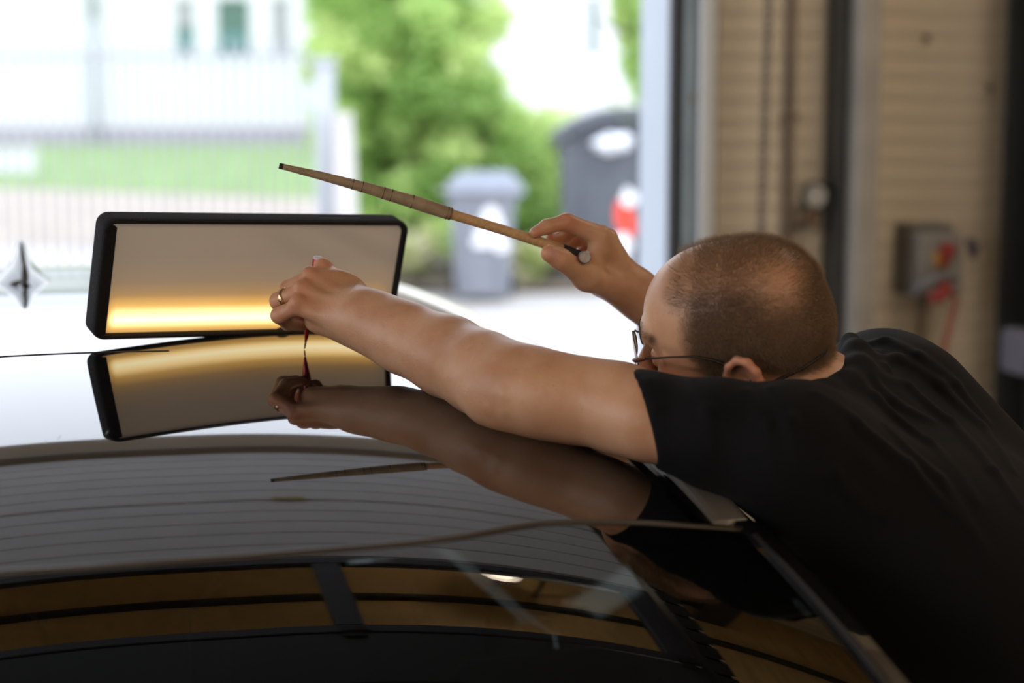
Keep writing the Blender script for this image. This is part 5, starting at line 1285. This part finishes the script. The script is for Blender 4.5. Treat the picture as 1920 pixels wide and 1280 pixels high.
# cloth bunched behind the neck
coll = [at(x, y, Y) for x, y, Y in ((1594, 640, 2.10), (1608, 662, 2.06), (1612, 692, 2.01), (1590, 722, 1.965), (1546, 742, 1.93), (1492, 750, 1.905), (1440, 756, 1.885), (1400, 764, 1.90))]
collar = chainp(coll, [.011]*len(coll), .02)
Vs, Fs = surface(shirt+collar+ridge+shirt_cuts, .0034); Vs = smooth_mesh(Vs, Fs, 2, .5)
ph_ = Vs @ np.array([21., 9., 15.]); Vs = Vs+np.array([0, -1, .4])*(.0011*np.sin(ph_)*np.sin(Vs @ np.array([-11., 30., 19.])))[:, None]
npmesh('t_shirt', Vs, Fs, M['tee'], man); print('shirt', len(Vs), round(time.time()-T0, 1))
tro = []
for s in (-1, 1):
    hip = pel+np.array([.03, s*.085, -.04]); kn = np.array([.93, 2.0+s*.12, .50]); an = np.array([1.04, 2.0+s*.13, .11])
    tro += [cone(hip, kn, .112, .078, .05), cone(kn, an, .078, .062, .03)]
tro += [infl(torso[2], .010)]
tro += [half((-.7, 0, .9), float(np.array([-.7, 0, .9])/np.linalg.norm([-.7, 0, .9]) @ (pel+np.array([-.06, 0, .04]))), pel, .4, .003)]
Vt, Ft = surface(tro, .006); npmesh('trousers', Vt, Ft, M['jeans'], man)
for s in (-1, 1):
    y_ = 2.0+s*.13
    Vt, Ft = surface([ell((1.02, y_, .075), (.055, .045, .062), None, .03), ell((.93, y_, .052), (.105, .046, .040), None, .03), ell((.86, y_, .045), (.05, .042, .030), None, .02), half((0, 0, -1), -.022, np.array([.95, y_, 0]), .3, .002)], .004)
    so = npmesh('shoe', Vt, Ft, M['shoe'], man)
    MB().box((.805, y_-.045, .0), (1.075, y_+.045, .024), bev=.012).build('sole', M['sole'], so)

# ------------------------------------------------------------------ spectacles, ring, tools
gc = H(.117, 0, .000)
t = empty('glasses', gc, 'thin-framed glasses with brown end pieces and black cord worn by the man', 'glasses')
for s in (1, -1):
    cen = (.1175, s*.034, -.002); pts = []
    for k in range(28):
        a = 2*PI*k/28; ca, sa = math.cos(a), math.sin(a)
        l_ = .0265*abs(ca)**.75*np.sign(ca); u_ = .0185*abs(sa)**.8*np.sign(sa)
        pts.append((l_, u_))
    wrapf = lambda l_: -.25*max(0, (abs(l_)-.02))-2.0*max(0, abs(l_)-.012)**2
    rimp = [H(cen[0]+wrapf(cen[1]+l_), cen[1]+l_, cen[2]+u_) for l_, u_ in pts]
    c0_ = H(cen[0]+wrapf(cen[1])+.0015, cen[1], cen[2]); n_ = len(rimp)
    mb = MB(); front = [p for p in rimp]; mid_ = [(p*.5+c0_*.5)+f2*.0008 for p in rimp]
    mb.add(front+mid_+[c0_+f2*.0003], [[k, (k+1) % n_, n_+(k+1) % n_, n_+k] for k in range(n_)]+[[n_+k, n_+(k+1) % n_, 2*n_] for k in range(n_)], True)
    mb.build('lens', M['lens'], t)
    MB().tube(rimp, .0007, 6, closed=True).build('rim', M['gl_frame'], t)
    e0 = H(.1180+wrapf(.060)+.0012, s*.0600, -.0040); e1 = H(.089, s*.0735, .0030)
    MB().tube([e0, (e0+e1)/2+l2*s*.0035+f2*.004, e1], [.0052, .0050, .0026], 10, flat=.5).build('end_piece', M['gl_brown'], t)
    tp = [e1, H(.060, s*.0795, .0070), H(.030, s*.0825, .0085), H(.008, s*.0845, .0045), H(-.010, s*.0855, -.003)]
    MB().tube(tp, [.0012, .0010, .0012, .0018, .0022], 8).build('temple_arm', M['gl_frame'], t)
MB().tube([H(.1195, .0085, .002), H(.1215, .004, .006), H(.1215, -.004, .006), H(.1195, -.0085, .002)], .0012, 8).build('bridge', M['gl_frame'], t)
cordp = []
for x, y in ((1428, 722), (1450, 712), (1475, 700), (1500, 688), (1522, 674), (1540, 660)):
    h_ = raysurf(head+neck, x, y, 1.6, 2.5)
    if h_ is not None: cordp.append((h_-HC) @ HR/HS*1.035)
cordp = [H(-.032, .084, -.020), H(-.042, .082, -.034)]+[H(*q) for q in cordp]+[H(q[0]-.002, -q[1], q[2]) for q in cordp[::-1]]+[H(-.042, -.082, -.034), H(-.032, -.084, -.020)]
MB().tube(cordp, .0020, 8).build('cord', M['rubber'], t)

rp_ = fing['ring']; rd = rp_[1]-rp_[0]; rcn = rp_[0]+rd*.66; rd /= np.linalg.norm(rd)
ra_ = np.cross(rd, [0, 0, 1.]); ra_ /= np.linalg.norm(ra_); rb_ = np.cross(rd, ra_)
mb = MB(); prof = [(-.0034, .0106), (-.0026, .0118), (0, .0120), (.0026, .0118), (.0028, .0106)]; vs_ = []; n = 40
for k in range(n):
    a = 2*PI*k/n
    for h_, r_ in prof: vs_.append(rcn+rd*h_+(ra_*math.cos(a)+rb_*math.sin(a))*r_)
mb.add(vs_, [[i*5+j, i*5+(j+1) % 5, ((i+1) % n)*5+(j+1) % 5, ((i+1) % n)*5+j] for i in range(n) for j in range(5)], True)
tag(mb.build('ring', M['gold']), 'gold ring on the ring finger of the outstretched left hand', 'ring')

tip = roofhit(571, 655); tip = np.array([tip[0], tip[1], float(zuv(*uv(tip[0], tip[1])))+.0006]); topt = at(597, 483, 2.236)
axd = topt-tip; TLn = np.linalg.norm(axd); axd /= TLn
t = empty('knockdown_tool', tip, 'slim red pointed hand tool held upright with its tip on the roof', 'tool')
MB().lathe([(0, 0), (.0008, .0004), (.0013, .008), (.0016, .013)], tip, axd, 16).build('tip', M['gold'], t)
MB().lathe([(.0014, .009), (.0034, .022), (.0054, .036), (.0060, .046), (.0058, .080), (.0060, TLn-.016), (.0066, TLn-.003), (.0060, TLn-.0015)], tip, axd, 24).build('shaft', M['red_tool'], t)
MB().lathe([(.0060, TLn-.002), (.0062, TLn), (.0050, TLn+.0012), (0, TLn+.0016)], tip, axd, 24).build('cap', M['tool_top'], t)

s_px = [(525, 311, 2.190), (600, 329, 2.197), (690, 353, 2.206), (780, 380, 2.215), (848, 402, 2.222), (940, 430, 2.232), (1020, 456, 2.242), (1066, 471, 2.248)]
sp_ = [at(*q) for q in s_px]
t = empty('wooden_hammer', sp_[-1], 'thin wooden hammer with tan wrapped end and small round steel head in right hand', 'hammer')
MB().tube(sp_[3:], [.0060, .0062, .0060, .0062, .0060], 20).build('handle', M['wood'], t)
wr_ = MB(); wp = sp_[:5]; 
def alongp(q): 
    q = q*4; i = min(3, int(q)); return wp[i]+(wp[i+1]-wp[i])*(q-i)
qs = np.linspace(.012, .995, 60); wr_.tube([alongp(q) for q in qs], [(.0034+.0052*min(1, q/.75)**.9 if q < .93 else .0086-(q-.93)*.012)+.00018*(i % 2) for i, q in enumerate(qs)], 20, flat=.92)
wo_ = wr_.build('wrapped_grip', M['wrap'], t)
for q in (.42, .47, .58, .62, .73, .965, .985):
    i_ = alongp(q); j_ = alongp(q+.002); d_ = (j_-i_)/np.linalg.norm(j_-i_); r_ = .0034+.0052*min(1, q/.75)**.9 if q < .93 else .0086-(q-.93)*.012
    MB().lathe([(r_-.0002, -.0006), (r_+.0002, 0), (r_-.0002, .0006)], i_, d_, 20).build('binding', M['thread'], t)
MB().tube([alongp(0)-(alongp(.02)-alongp(0))*.3, alongp(.02)], [.0034, .0037], 14).build('end_cap', M['rubber'], t)
hd0 = at(1097, 482, 2.222); hdx = np.array([.16, -1., .14]); hdx /= np.linalg.norm(hdx)
MB().tube([sp_[-1]-(sp_[-1]-sp_[-2])*.25, sp_[-1], at(1082, 477, 2.246), at(1096, 481, 2.248)], [.0068, .0066, .0060, .0068], 14).build('neck', M['rubber'], t)
MB().lathe([(0, .0003), (.0068, .0003)], hd0, hdx, 28, smooth=False).lathe([(.0068, .0003), (.0078, -.0006), (.0079, -.004), (.0070, -.010), (.0060, -.020), (.0066, -.034), (.006, -.038), (0, -.038)], hd0, hdx, 28).build('head', M['steel'], t)
print('done', round(time.time()-T0, 1))
